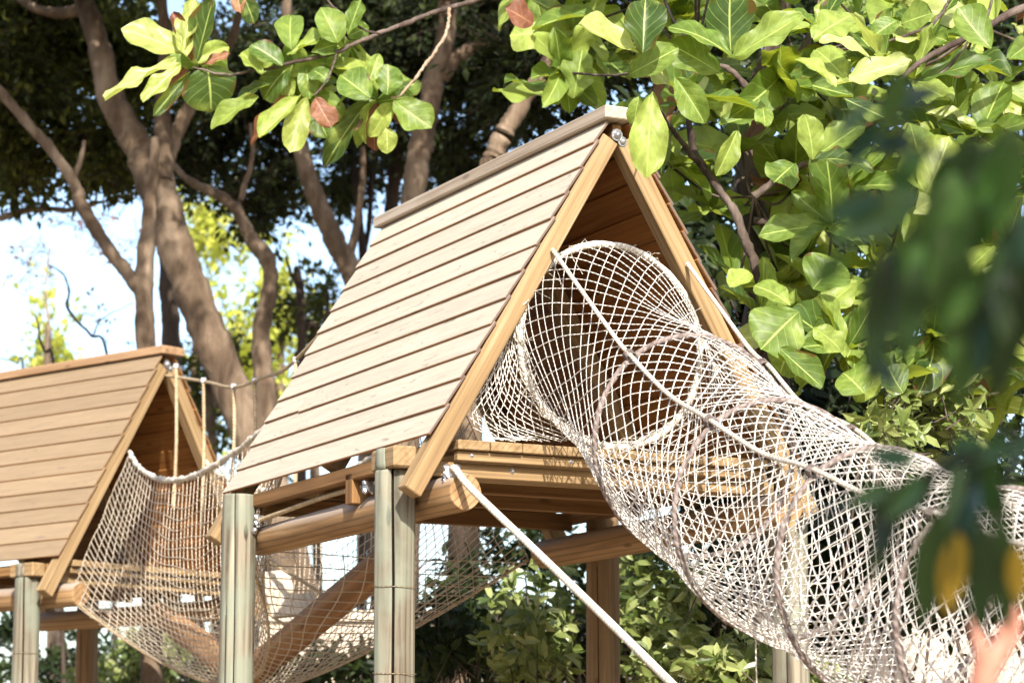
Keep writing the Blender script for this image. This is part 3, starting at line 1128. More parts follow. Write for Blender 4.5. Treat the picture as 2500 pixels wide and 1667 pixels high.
pole("walking_log", bridge, bridge.matrix_world.inverted() @ Vector(d1), bridge.matrix_world.inverted() @ Vector(end1), 0.105, 0.10, 'walk_log', 31, ((0.4, 0.012, 0.1, 0.9),))
d2 = mid + (end2 - mid) * 0.05
pole("walking_log", bridge, bridge.matrix_world.inverted() @ Vector(d2), bridge.matrix_world.inverted() @ Vector(end2), 0.10, 0.095, 'walk_log', 33)
# overhead cable with clamps and hangers down to the logs
cab = [W2(0.0, 0.02, 4.93), at(500, 931, 19.7), at(570, 945, 18.7), at(645, 921, 17.8), at(722, 878, 17.0), W1(0, 2.8, 4.88)]
cabp = spline([tuple(p) for p in cab], 70)
wpart("overhead_cable", tubes("cable", [cabp], 0.013, 7), bridge, M['tan_rope'])
hang = [((430, 895), 20.3, 1240), ((497, 930), 19.7, 1290), ((571, 945), 18.7, 1180), ((622, 932), 18.1, 1350), ((722, 880), 17.0, 1300)]
for (sx, sy), Y, yb in hang:
    p = at(sx, sy, Y)
    q = at(sx - 6, yb, Y)
    m_ = (Vector(p) + Vector(q)) / 2 + Vector((0.012, 0, 0))
    wpart("hanger_rope", tubes("rope", [spline([tuple(p), tuple(m_), tuple(q)], 14)], 0.0135, 7), bridge, M['tan_rope'])
    rope_clamp(bridge, p + Vector((0, 0, 0.005)), 0.017)
# keel lines and pale tread boards inside the net
for pa, pb in (((662, 1372, 17.2), (835, 1478, 16.6)), ((625, 1475, 17.3), (722, 1545, 17.0))):
    wpart("tread_rope", tubes("rope", [spline([tuple(at(*pa)), tuple(at(*pb))], 10)], 0.012, 6), bridge, M['tan_rope'])
for (pa, pb, w) in (((668, 1395, 17.35), (700, 1505, 17.2), 0.20), ((735, 1450, 17.0), (765, 1530, 16.9), 0.17)):
    p, q = at(*pa), at(*pb)
    iv = bridge.matrix_world.inverted()
    timber("tread_board", bridge, iv @ p, iv @ q, w, 0.03, (0.35, -0.9, 0.3), 'pale_board')
    pass

# ------------------------------------------------------------------ trees
def trunk_mesh(paths, seed=0, sides=12, knob=0.05):
    """paths: list of [(sx, sy, width_px)], Y per path -> one branching trunk mesh in world space."""
    rr = np.random.default_rng(seed)
    lines, rads = [], []
    for pts, Y in paths:
        Ys = Y if isinstance(Y, (list, tuple)) else [Y] * len(pts)
        P = [tuple(at(p[0], p[1], y)) + (px(p[2], y) / 2,) for p, y in zip(pts, Ys)]
        S = spline(P, max(24, 9 * len(P)))
        n = len(S)
        S[:, :3] += np.cumsum(rr.normal(0, 0.004, (n, 3)), 0) * 0.6
        r = S[:, 3] * (1 + knob * np.sin(np.arange(n) * 0.8 + rr.uniform(0, 6)) + knob * 0.7 * rr.standard_normal(n))
        lines.append(S[:, :3])
        rads.append(np.maximum(r, 0.003))
    return tubes("trunk", lines, rads, sides)


LEAF4 = None


def leaf_cloud(name, pos, dirs, ups, size, width=0.5, fold=0.25, rr=None, fine=False):
    """Leaves as small folded blades: pos base (n,3), dirs along the blade, ups face normal, size (n,)."""
    n = len(pos)
    d = dirs / np.maximum(np.linalg.norm(dirs, axis=1, keepdims=True), 1e-9)
    s = np.cross(d, ups)
    s /= np.maximum(np.linalg.norm(s, axis=1, keepdims=True), 1e-9)
    u = np.cross(s, d)
    L = size[:, None]
    wd = L * width * 0.5
    if not fine:
        v0 = pos
        v1 = pos + d * L * 0.45 - s * wd + u * wd * fold
        v2 = pos + d * L - u * L * 0.08
        v3 = pos + d * L * 0.45 + s * wd + u * wd * fold
        vm = pos + d * L * 0.5
        V = np.stack([v0, v1, v2, v3], 1).reshape(-1, 3)
        b = np.arange(n)[:, None] * 4
        F = (b[:, None, :] + np.array([[0, 1, 2], [0, 2, 3]])[None]).reshape(-1, 3)
        return mesh_np(name, V, F, False)
    c = [pos, pos + d * L * 0.3 + u * L * 0.02, pos + d * L * 0.68 + u * L * 0.01, pos + d * L - u * L * 0.08]
    l1, l2 = c[1] - s * wd * 0.85 + u * wd * fold, c[2] - s * wd * 0.9 + u * wd * fold
    r1, r2 = c[1] + s * wd * 0.85 + u * wd * fold, c[2] + s * wd * 0.9 + u * wd * fold
    V = np.stack(c + [l1, l2, r1, r2], 1).reshape(-1, 3)
    b = np.arange(n)[:, None] * 8
    F = (b[:, None, :] + np.array([[0, 1, 4], [1, 2, 5], [1, 5, 4], [2, 3, 5], [0, 6, 1], [1, 6, 7], [1, 7, 2], [2, 7, 3]])[None]).reshape(-1, 3)
    return mesh_np(name, V, F, False)


def crown_points(blobs, rr, per_twig=11, twig=0.42):
    """Leafy twigs through ellipsoid blobs: returns leaf base, direction, normal. blob = (centre, radii, twigs)."""
    Pb, Db, Ub, tw = [], [], [], []
    for c, rad, nt in blobs:
        c = np.array(c)
        q = rr.normal(0, 1, (nt, 3))
        q /= np.linalg.norm(q, axis=1, keepdims=True)
        q *= rr.uniform(0, 1, (nt, 1)) ** 0.45
        # clumps: pull toward a few attractors so that gaps open between them
        na = max(3, nt // 26)
        att = rr.normal(0, 1, (na, 3))
        att /= np.linalg.norm(att, axis=1, keepdims=True)
        att *= rr.uniform(0.2, 1, (na, 1)) ** 0.5
        k = rr.integers(0, na, nt)
        q = q * 0.45 + att[k] * 0.62
        st = c + q * np.array(rad)
        dr = q + rr.normal(0, 0.5, (nt, 3)) + np.array([0, 0, -0.15])
        dr /= np.linalg.norm(dr, axis=1, keepdims=True)
        ln = rr.uniform(0.6, 1.2, nt) * twig
        for j in range(per_twig):
            f = (j + rr.uniform(0, 1, nt)) / per_twig
            p = st + dr * (ln * f)[:, None] + rr.normal(0, 0.035, (nt, 3))
            d = dr * 0.6 + rr.normal(0, 0.7, (nt, 3))
            Pb.append(p)
            Db.append(d)
            Ub.append(rr.normal(0, 0.6, (nt, 3)) + np.array([0, 0, 0.9]))
        tw.append((st, dr, ln))
    return np.concatenate(Pb), np.concatenate(Db), np.concatenate(Ub), tw


def tree(name, label, paths, barkmat, blobs, leafmat, seed, leaf=0.105, width=0.52, group=None, twig=0.42, per_twig=11, base=None):
    rr = np.random.default_rng(seed)
    b = base or paths[0][0][0]
    Yb = paths[0][1] if not isinstance(paths[0][1], (list, tuple)) else paths[0][1][0]
    p = at(b[0], b[1], Yb)
    root = empty(name, (p.x, p.y, 0))
    tag(root, label, "tree", group)
    if paths:
        wpart("trunk", trunk_mesh(paths, seed), root, M[barkmat])
    if blobs:
        bl = []
        for (sx, sy, rx, ry, Y, ry3, nt) in blobs:
            bl.append((tuple(at(sx, sy, Y)), (px(rx, Y), ry3, px(ry, Y)), nt))
        P, D, U, tw = crown_points(bl, rr, per_twig, twig)
        me = leaf_cloud("crown", P, D, U, rr.uniform(0.7, 1.3, len(P)) * leaf, width)
        o = wpart("crown", me, root, M[leafmat])
        tag(o, kind="stuff")
        # the finer wood that carries the leaves
        lines = []
        for (st, dr, ln) in tw:
            m_ = min(len(st), 220)
            for i in range(m_):
                lines.append(np.array([st[i] - dr[i] * 0.12, st[i] + dr[i] * ln[i] * 0.5, st[i] + dr[i] * ln[i] + np.array([0, 0, -0.03])]))
        if lines:
            o = wpart("twigs", tubes("twigs", lines, 0.004, 3), root, M['dark_bark'])
            tag(o, kind="stuff")
    return root


# 1 the great forked trunk on the left
tree("ficus_tree", "big pale forked trunk leaning left behind the net bridge, sun-flecked at the fork",
     [([(790, 1950, 130), (730, 1500, 112), (668, 1230, 100), (610, 1060, 95), (545, 900, 94), (490, 760, 93), (440, 620, 92), (405, 500, 96), (382, 425, 98), (352, 365, 80), (320, 310, 74), (287, 240, 68), (262, 130, 60), (225, 20, 54), (170, -120, 44), (120, -260, 30)], 24.0),
      ([(392, 440, 60), (398, 370, 50), (396, 300, 44), (400, 210, 40), (408, 120, 34), (400, 0, 28), (390, -150, 18)], 23.9),
      ([(398, 420, 46), (428, 330, 40), (470, 245, 36), (520, 170, 30), (570, 80, 24), (600, -60, 16)], 24.1),
      ([(225, 20, 40), (120, 30, 26), (20, -20, 18)], 24.0)],
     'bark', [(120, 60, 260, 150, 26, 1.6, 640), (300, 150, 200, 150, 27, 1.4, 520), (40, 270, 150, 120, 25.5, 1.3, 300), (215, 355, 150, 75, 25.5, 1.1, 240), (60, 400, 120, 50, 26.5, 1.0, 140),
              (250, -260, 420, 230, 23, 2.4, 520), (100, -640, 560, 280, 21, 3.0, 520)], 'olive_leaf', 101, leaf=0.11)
# 2 slim upright with the long left limb
tree("slim_tree", "slim upright brown trunk with long limb reaching to upper left corner",
     [([(372, 1950, 56), (365, 1300, 52), (360, 900, 50), (357, 740, 48), (362, 620, 44), (374, 520, 34), (384, 430, 26), (390, 330, 20)], 23.2),
      ([(350, 720, 40), (318, 668, 36), (285, 625, 34), (238, 560, 34), (200, 500, 36), (182, 455, 31), (125, 372, 28), (65, 305, 27), (5, 232, 26), (-70, 150, 22), (-150, 40, 16)], 23.2),
      ([(175, 450, 18), (190, 400, 14), (205, 340, 10)], 23.2)],
     'bark', [(-60, 120, 150, 150, 24.5, 1.2, 200), (10, -10, 160, 110, 25, 1.2, 200), (-200, -320, 320, 240, 21, 2.2, 260)], 'olive_leaf', 102, leaf=0.11)
# 3 dark one behind
tree("slim_tree", "short dark trunk directly behind the slim upright trunk",
     [([(420, 1950, 50), (418, 1200, 46), (416, 850, 44), (412, 740, 45), (404, 640, 34), (398, 560, 24), (394, 470, 18)], 25.5)],
     'dark_bark', [(420, 330, 110, 100, 28, 1.2, 140), (500, 400, 60, 50, 28, 0.9, 60)], 'small_leaf', 103)
# 4 crooked
tree("crooked_tree", "crooked grey trunk bending left above the rope bridge cable",
     [([(690, 1950, 64), (668, 1300, 58), (650, 1010, 55), (634, 900, 52), (632, 800, 46), (645, 720, 42), (650, 660, 36), (640, 620, 44), (612, 590, 40), (594, 560, 34), (570, 510, 30), (530, 478, 28), (480, 455, 24), (440, 430, 18), (400, 380, 12)], 25.0),
      ([(575, 515, 18), (600, 450, 15), (620, 380, 12), (615, 300, 9)], 25.2)],
     'bark', [(620, 290, 130, 170, 27.5, 1.3, 340), (650, 480, 110, 80, 27.5, 1.0, 150), (545, 160, 140, 140, 28, 1.2, 330), (700, -300, 300, 220, 23, 2.2, 300)], 'small_leaf', 104)
# 5
tree("leaning_tree", "sun-patched trunk leaning left just beside the near hut's roof",
     [([(960, 1950, 70), (915, 1100, 64), (885, 760, 60), (858, 660, 57), (828, 605, 54), (800, 545, 50), (770, 475, 46), (748, 405, 42), (730, 330, 38), (718, 255, 35), (708, 140, 30), (704, 30, 27), (710, -90, 22)], 26.0),
      ([(850, 640, 24), (868, 560, 20), (880, 470, 17), (886, 360, 14)], 26.2)],
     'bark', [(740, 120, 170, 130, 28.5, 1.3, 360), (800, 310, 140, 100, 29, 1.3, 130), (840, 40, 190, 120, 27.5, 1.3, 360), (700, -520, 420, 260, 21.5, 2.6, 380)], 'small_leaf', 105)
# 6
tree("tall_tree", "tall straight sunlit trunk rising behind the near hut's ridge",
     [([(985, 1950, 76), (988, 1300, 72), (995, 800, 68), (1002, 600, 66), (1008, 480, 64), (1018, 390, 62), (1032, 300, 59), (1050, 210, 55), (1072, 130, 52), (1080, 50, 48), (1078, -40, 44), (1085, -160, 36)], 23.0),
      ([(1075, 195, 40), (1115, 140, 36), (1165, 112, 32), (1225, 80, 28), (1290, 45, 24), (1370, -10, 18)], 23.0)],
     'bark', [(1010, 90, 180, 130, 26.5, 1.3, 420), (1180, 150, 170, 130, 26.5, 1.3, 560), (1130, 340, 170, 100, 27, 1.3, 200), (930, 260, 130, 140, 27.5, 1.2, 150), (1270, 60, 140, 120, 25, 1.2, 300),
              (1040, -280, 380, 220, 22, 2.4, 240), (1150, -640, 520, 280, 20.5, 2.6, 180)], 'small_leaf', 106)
# 7 slender dark pair
tree("slender_tree", "slender dark trunk left of the tall sunlit trunk",
     [([(925, 1950, 42), (935, 900, 40), (945, 620, 36), (955, 480, 35), (972, 360, 31), (995, 230, 27), (1000, 100, 22), (990, -40, 16)], 27.5)],
     'dark_bark', [(920, 400, 90, 70, 29.5, 1.0, 70), (1080, 440, 130, 80, 29.5, 1.0, 120)], 'small_leaf', 107)
tree("slender_tree", "thin forked dark stems in the bright gap beside the near hut's roof",
     [([(880, 1950, 26), (884, 900, 24), (882, 620, 20), (872, 500, 16), (862, 420, 13), (855, 330, 10)], 29.0), ([(884, 640, 16), (900, 540, 14), (905, 440, 12), (915, 340, 9)], 29.0)],
     'dark_bark', [(850, 430, 90, 50, 30, 0.9, 90)], 'small_leaf', 108)
# 8 brown leaning, right of centre
tree("stout_tree", "stout brown trunk leaning right behind the near hut's roof slope",
     [([(1120, 1950, 84), (1140, 1000, 74), (1165, 600, 66), (1185, 470, 60), (1208, 380, 54), (1240, 310, 50), (1285, 240, 42), (1330, 170, 34), (1380, 60, 26)], 20.0)],
     'bark', [(1300, 200, 120, 100, 21.5, 0.9, 190), (1420, 120, 130, 110, 21, 0.9, 220), (1500, -200, 260, 150, 19.5, 1.6, 220)], 'small_leaf', 109)

# tall tree added out of view to the left; its crown spreads overhead, above the picture, and shades the trees behind
tree("shade_tree", "unseen tall tree added overhead so its crown shades the trees behind", [([(-2600, 1950, 420), (-2500, 700, 380), (-2100, -1500, 300), (-1200, -3300, 180), (200, -3600, 90)], 13.0)], 'bark', [], 'small_leaf', 110)
sh = bpy.data.objects["shade_tree"]
bl = []
for (x_, y_, z_, a_, b_, c_, n_) in ((-4.5, 16.5, 10.6, 1.8, 1.3, 1.0, 170), (-2.3, 16.3, 11.2, 1.7, 1.3, 1.1, 190), (-0.4, 16.6, 11.0, 1.6, 1.3, 1.2, 90), (1.3, 16.2, 11.4, 1.6, 1.3, 1.2, 160), (-5.2, 15.6, 13.4, 2.0, 1.6, 1.3, 190), (-3.0, 15.8, 13.8, 1.9, 1.6, 1.3, 210), (-0.9, 15.6, 13.6, 1.8, 1.6, 1.3, 200), (1.2, 15.5, 13.7, 1.8, 1.6, 1.3, 190), (-3.8, 15.0, 16.2, 2.4, 1.7, 1.2, 190), (-0.6, 15.0, 16.2, 2.4, 1.7, 1.2, 200), (3.0, 15.2, 13.0, 1.8, 1.6, 1.8, 190)):
    bl.append(((x_, y_, z_), (a_, b_, c_), int(n_ * 0.46)))
Pq, Dq, Uq, tw = crown_points(bl, np.random.default_rng(15), 11, 0.6)
o = wpart("crown", leaf_cloud("crown", Pq, Dq, Uq, np.random.default_rng(16).uniform(0.11, 0.19, len(Pq)), 0.5), sh, M['small_leaf'])
tag(o, kind="stuff")

# unseen belt of tall trees behind and beside the camera, added to cut the sky light
belt = empty("added_tree_belt", (0, 0, 0))
tag(belt, "unseen belt of tall trees added round the garden to dim the sky light", None, None, "stuff")
tl, tr_, cb_ = [], [], []
for gi, (gx, gy, gh) in enumerate(((-11.5, 9.0, 11), (-10.5, 1.0, 11), (-7.5, -8.5, 12), (-1.0, -12.0, 11), (6.5, -10.5, 11), (11.0, -3.5, 11), (11.0, 5.0, 11), (11.5, 13.5, 11), (-12.0, 17.5, 11))):
    tl.append(spline([(gx, gy, 0), (gx + 0.2, gy, gh * 0.3), (gx - 0.1, gy + 0.1, gh * 0.6), (gx, gy, gh * 0.9)], 30))
    tr_.append(np.linspace(0.28, 0.05, 30))
    bl = [((gx + dx, gy + dy, gh * f), (2.3, 2.3, gh * 0.17), 80) for dx, dy, f in ((0, 0, 0.85), (1.6, 0.3, 0.62), (-1.6, -0.2, 0.62), (0.2, 1.6, 0.62), (0, -1.5, 0.62), (1.2, 1.2, 0.36), (-1.2, -1.0, 0.36), (-1, 1.2, 0.36), (1, -1.2, 0.36))]
    cb_.append(crown_points(bl, np.random.default_rng(700 + gi), 9, 0.9)[:3])
Pq, Dq, Uq = (np.concatenate([c[i] for c in cb_]) for i in range(3))
tag(wpart("trunks", tubes("trunks", tl, tr_, 10), belt, M['bark']), kind="stuff")
tag(wpart("crowns", leaf_cloud("crowns", Pq, Dq, Uq, np.random.default_rng(800).uniform(0.25, 0.42, len(Pq)), 0.55), belt, M['small_leaf']), kind="stuff")

# far sunlit trees
def far_tree(name, label, sx, blobs, seed, mat='bright_leaf', leaf=0.16, Y=36):
    return tree(name, label, [([(sx, 1950, 30), (sx + 8, 1400, 26), (sx - 5, 1000, 22), (sx, 800, 16)], Y)], 'bark', blobs, mat, seed, leaf=leaf, twig=0.7, per_twig=9)


far_tree("sunlit_tree", "bright yellow-green tree far behind the crooked trunk", 690,
         [(640, 720, 80, 70, 36, 1.2, 40), (720, 810, 90, 90, 37, 1.2, 60), (600, 870, 80, 90, 36, 1.2, 50), (690, 980, 110, 90, 36, 1.2, 90), (560, 760, 50, 60, 36, 1.0, 20)], 120)
far_tree("sunlit_tree", "pale yellow-green tree far behind the forked trunk, high up", 480,
         [(490, 500, 60, 80, 38, 1.2, 60), (530, 560, 70, 50, 38, 1.0, 30)], 121)
far_tree("sunlit_tree", "faint yellowish tree far off at left above the tan roof", 120,
         [(110, 830, 45, 100, 40, 1.3, 45), (60, 900, 60, 50, 40, 1.0, 30)], 122)
far_tree("bushy_tree", "dark green bushy tree between forked trunk and crooked trunk", 520,
         [(470, 920, 35, 80, 30, 1.0, 50), (570, 880, 35, 60, 30, 0.9, 40), (660, 1050, 60, 40, 30, 1.0, 30), (500, 1040, 50, 80, 31, 1.0, 40)], 123, 'olive_leaf', 0.12, 30)
far_tree("bushy_tree", "dark leafy tree at the edge of the near hut's roof", 770,
         [(790, 760, 35, 60, 30, 0.9, 40), (760, 840, 35, 40, 30, 0.9, 26), (815, 700, 25, 30, 30, 0.8, 16)], 124, 'olive_leaf', 0.12, 30)

# dead stump with spike
st = empty("dead_stump", (at(735, 1000, 29).x, 29, 0))
tag(st, "dark dead stump with a spike, against the bright far tree", "tree stump")
wpart("trunk", trunk_mesh([([(738, 1950, 34), (738, 1200, 30), (735, 880, 22), (738, 790, 24), (734, 720, 24), (730, 670, 20), (728, 655, 12)], 29.0), ([(735, 700, 14), (716, 680, 9), (706, 655, 8), (701, 628, 5)], 29.0), ([(738, 820, 12), (760, 790, 14), (790, 800, 10), (803, 730, 10), (801, 705, 5)], 29.0)], 130, 10, 0.1), st, M['dark_bark'])

# bare twigs left
def twig_thing(name, label, paths, Y, seed, mat='dark_bark'):
    p0 = paths[0][0]
    r_ = empty(name, (at(p0[0], p0[1], Y).x, Y, 0))
    tag(r_, label, "bare branch")
    base = [(p0[0] + 30, 1950, 14), (p0[0] + 15, 1300, p0[2] + 3)] + list(paths[0])
    wpart("stem", trunk_mesh([(base, Y)], seed, 6, 0.08), r_, M[mat])
    for k, pth in enumerate(paths[1:]):
        wpart("side_twig", trunk_mesh([(pth, Y)], seed + k + 1, 6, 0.08), r_, M[mat])
    return r_


twig_thing("bare_branch", "bare crooked branch rising above the tan roof's middle",
           [[(262, 872, 7), (228, 822, 7), (195, 785, 7), (172, 752, 8), (176, 715, 6), (170, 678, 5), (150, 655, 4), (128, 645, 3)], [(228, 822, 5), (238, 795, 4), (262, 772, 3), (300, 755, 2), (330, 738, 2)], [(195, 785, 4), (205, 765, 3), (225, 770, 2)]], 26.0, 140)
twig_thing("bare_branch", "short bare branch rising above the tan roof at left",
           [[(132, 890, 8), (112, 850, 7), (102, 815, 6), (98, 780, 5), (88, 755, 3)], [(112, 848, 3), (95, 835, 2), (82, 828, 2)]], 26.0, 144)
twig_thing("bare_branch", "thin bare twig at the far left edge above the tan roof",
           [[(58, 905, 5), (42, 886, 4), (20, 878, 3), (-10, 868, 3)]], 26.0, 147)
twig_thing("bare_branch", "pale reddish branch arching in from the left edge",
           [[(-60, 570, 20), (0, 532, 17), (60, 514, 16), (120, 512, 15), (170, 514, 14), (215, 508, 10), (280, 488, 6)], [(150, 514, 6), (165, 470, 4), (150, 430, 3)]], 27.0, 149, 'pale_bark')
tree("flowering_tree", "sparse pale brownish leaves speckling the sky at far left",
     [([(150, 1950, 20), (140, 1200, 16), (120, 850, 8), (110, 700, 5), (120, 600, 4)], 31.0)], 'pale_bark',
     [(130, 570, 130, 60, 31, 1.2, 16), (290, 580, 70, 110, 31, 1.0, 16), (100, 640, 110, 60, 31, 1.0, 8), (230, 780, 40, 30, 31, 0.6, 4)], 'fig_brown', 150, leaf=0.075, twig=0.3, per_twig=5)

# ------------------------------------------------------------------ big-leaved fig
def fig_leaf_mesh(seed, L=1.0):
    """One fiddle-shaped leaf, unit length along +X, face to +Z, wavy margin, arched and folded on its midrib."""
    rr = np.random.default_rng(seed)
    nu, nv = 14, 9
    us = np.linspace(0, 1, nu)
    droop = rr.uniform(-0.12, 0.5)
    foldk = rr.uniform(0.1, 1.0)
    wav = rr.uniform(0.03, 0.085)
    ph = rr.uniform(0, 6.28, 3)
    bend = rr.uniform(-0.08, 0.08)
    W = rr.uniform(0.44, 0.70)
    pw = rr.uniform(0.80, 1.25)
    base_w = rr.uniform(0.45, 0.75)
    V, U = [], []
    for u in us:
        w = W * 0.5 * (0.10 + 0.90 * math.sin(math.pi * min(1, u ** pw)) ** 0.6 * (base_w + (1.1 - base_w) * u)) if 0 < u < 1 else (0.012 if u == 0 else 0.03)
        for j in range(nv):
            v = j / (nv - 1) * 2 - 1
            edge = abs(v) ** 2
            y = w * v * (1 + 0.05 * math.sin(9 * u + ph[0] + v))
            z = foldk * abs(v) * w * 0.8 - droop * u * u + wav * edge * math.sin(13 * u + ph[1] + (2 if v > 0 else 0)) + 0.02 * math.sin(5 * v + ph[2])
            V.append((u + wav * 0.3 * edge * math.sin(11 * u + ph[2]), y + bend * u * u, z))
            U.append((u, j / (nv - 1)))
    F = []
    for i in range(nu - 1):
        for j in range(nv - 1):
            a = i * nv + j
            F.append((a, a + nv, a + nv + 1, a + 1))
    # petiole
    return np.array(V), np.array(F), np.array(U)


FIGV = [fig_leaf_mesh(500 + i) for i in range(22)]
FIGM = {}


def fig_shared(i, mat):
    if (i, mat) not in FIGM:
        V, F, U = FIGV[i]
        me = mesh_np("fig_leaf", V, F, True, U)
        me.materials.append(M[mat])
        FIGM[(i, mat)] = me
    return FIGM[(i, mat)]


fig = empty("fig_tree", (at(1850, 900, 14.6).x, 14.6, 0))
tag(fig, "fiddle-leaf fig with big glossy leaves overhanging the near hut", "tree")
bpy.context.view_layer.update()
fig_inv = fig.matrix_world.inverted()

fig_leaves = []      # (matrix world, variant, mat)


def leaf_matrix(base, tip, normal, width=1.0):
    x = Vector(tip) - Vector(base)
    L = x.length
    x.normalize()
    z = Vector(normal)
    z = z - x * z.dot(x)
    if z.length < 1e-4:
        z = Vector((0, -1, 0.3)) - x * x.dot(Vector((0, -1, 0.3)))
    z.normalize()
    y = z.cross(x)
    m = Matrix.Identity(4)
    for i in range(3):
        m[i][0], m[i][1], m[i][2], m[i][3] = x[i] * L, y[i] * L * width, z[i] * L, Vector(base)[i]
    return m


TOC = Vector((0, -1, -0.18))


def fig_at(b, t, Y0, Y1, w, mat='fig_leaf', n=(0, -1, 0.2), var=None):
    """A leaf picked out in the photo: base and tip pixels with depths, width in pixels, facing n."""
    pb, pt = at(b[0], b[1], Y0), at(t[0], t[1], Y1)
    L = (pt - pb).length
    fig_leaves.append((leaf_matrix(pb, pt, n, px(w, Y0) / L / 0.52), random.randrange(22) if var is None else var, mat))


# the left cluster, leaf by leaf
FL = [((445, 132), (300, 62), 105, 'fig_yellow', (0.1, -1, 0.5)), ((448, 128), (470, -10), 70, 'fig_yellow', (-0.5, -1, 0.1)), ((482, 150), (522, 0), 66, 'fig_leaf', (-0.4, -1, 0.2)),
      ((430, 148), (252, 228), 60, 'fig_yellow', (0.1, -0.8, 0.9)), ((440, 158), (350, 242), 56, 'fig_yellow', (-0.2, -1, 0.3)), ((464, 175), (374, 284), 46, 'fig_leaf', (0.5, -0.8, 0.1)),
      ((505, 162), (526, 258), 122, 'fig_leaf', (0, -1, 0.1)), ((490, 160), (560, 130), 40, 'fig_brown', (0, -1, 0.5)), ((455, 140), (430, 60), 60, 'fig_yellow', (0.5, -1, 0.2)), ((470, 150), (425, 30), 40, 'fig_brown', (0.1, -1, 0.3)),
      ((712, 122), (697, 20), 82, 'fig_leaf', (0, -1, 0.1)), ((690, 160), (622, 100), 84, 'fig_leaf', (0.2, -1, 0.4)), ((700, 134), (806, 82), 46, 'fig_leaf', (0, -0.9, 0.8)), ((714, 156), (628, 222), 84, 'fig_leaf', (0, -1, 0.3)),
      ((632, 238), (508, 297), 56, 'fig_leaf', (0.1, -0.8, 0.7)), ((660, 205), (560, 226), 64, 'fig_leaf', (0, -1, 0.5)), ((760, 128), (824, 108), 60, 'fig_leaf', (0, -1, 0.1)), ((770, 240), (800, 300), 70, 'fig_brown', (0.2, -1, 0)),
      ((715, 235), (610, 352), 40, 'fig_brown', (-0.5, -1, 0.1)), ((735, 232), (640, 345), 52, 'fig_leaf', (-0.3, -1, 0.2)), ((748, 238), (700, 372), 56, 'fig_yellow', (0.3, -1, 0.1)), ((900, 246), (783, 384), 80, 'fig_leaf', (-0.2, -1, 0.2)),
      ((905, 240), (828, 178), 84, 'fig_leaf', (0, -1, 0.4)), ((945, 232), (955, 158), 86, 'fig_leaf', (0, -1, 0.4)), ((960, 246), (1050, 318), 80, 'fig_leaf', (0.1, -1, 0.2)), ((955, 250), (912, 328), 66, 'fig_leaf', (0, -1, 0)),
      ((942, 312), (952, 374), 60, 'fig_yellow', (0.1, -1, 0)), ((905, 250), (870, 345), 40, 'fig_leaf', (-0.7, -0.8, 0)), ((900, 205), (925, 130), 50, 'fig_leaf', (0.4, -1, 0.2)), ((890, 215), (815, 225), 50, 'fig_leaf', (0, -0.7, 0.9)),
      ((825, 105), (790, 20), 70, 'fig_leaf', (0.2, -1, 0.2)), ((850, 85), (880, 0), 64, 'fig_leaf', (-0.3, -1, 0.2)), ((840, 110), (800, 40), 40, 'fig_leaf', (0.6, -1, 0)), ((590, -20), (620, 45), 60, 'fig_leaf', (0, -1, 0)), ((575, -30), (590, 25), 40, 'fig_brown', (0, -1, 0)),
      ((850, 90), (895, 60), 60, 'fig_leaf', (0, -1, 0.3)), ((700, 165), (690, 245), 46, 'fig_leaf', (0.6, -1, 0.2)), ((745, 160), (760, 220), 60, 'fig_leaf', (0, -1, 0.2)), ((640, 180), (590, 120), 50, 'fig_leaf', (0.3, -1, 0.3)), ((800, 200), (770, 160), 60, 'fig_leaf', (0, -1, 0.3))]
for b, t, w, mt, n in FL:
    dy = random.uniform(-0.10, 0.12)
    fig_at(b, t, 15.6 + dy, 15.6 + dy + random.uniform(-0.11, 0.08), w, mt, n)
# more leaves of the same whorls, deeper in
rq = random.Random(41)
for (cx_, cy_, nn) in ((470, 158, 5), (712, 165, 10), (800, 165, 8), (925, 238, 10), (760, 225, 8), (850, 110, 5)):
    for k in range(nn):
        an = rq.uniform(0, 2 * math.pi)
        ln = rq.uniform(70, 125)
        b = (cx_ + rq.uniform(-14, 14), cy_ + rq.uniform(-10, 14))
        t = (b[0] + ln * math.cos(an), b[1] + ln * 0.8 * math.sin(an) + 18)
        yy = 15.75 + rq.uniform(0, 0.25)
        fig_at(b, t, yy, yy + rq.uniform(-0.12, 0.12), rq.uniform(46, 78), rq.choice(['fig_leaf'] * 6 + ['fig_brown', 'fig_leaf']), (rq.uniform(-0.6, 0.6), -1, rq.uniform(-0.3, 0.6)))
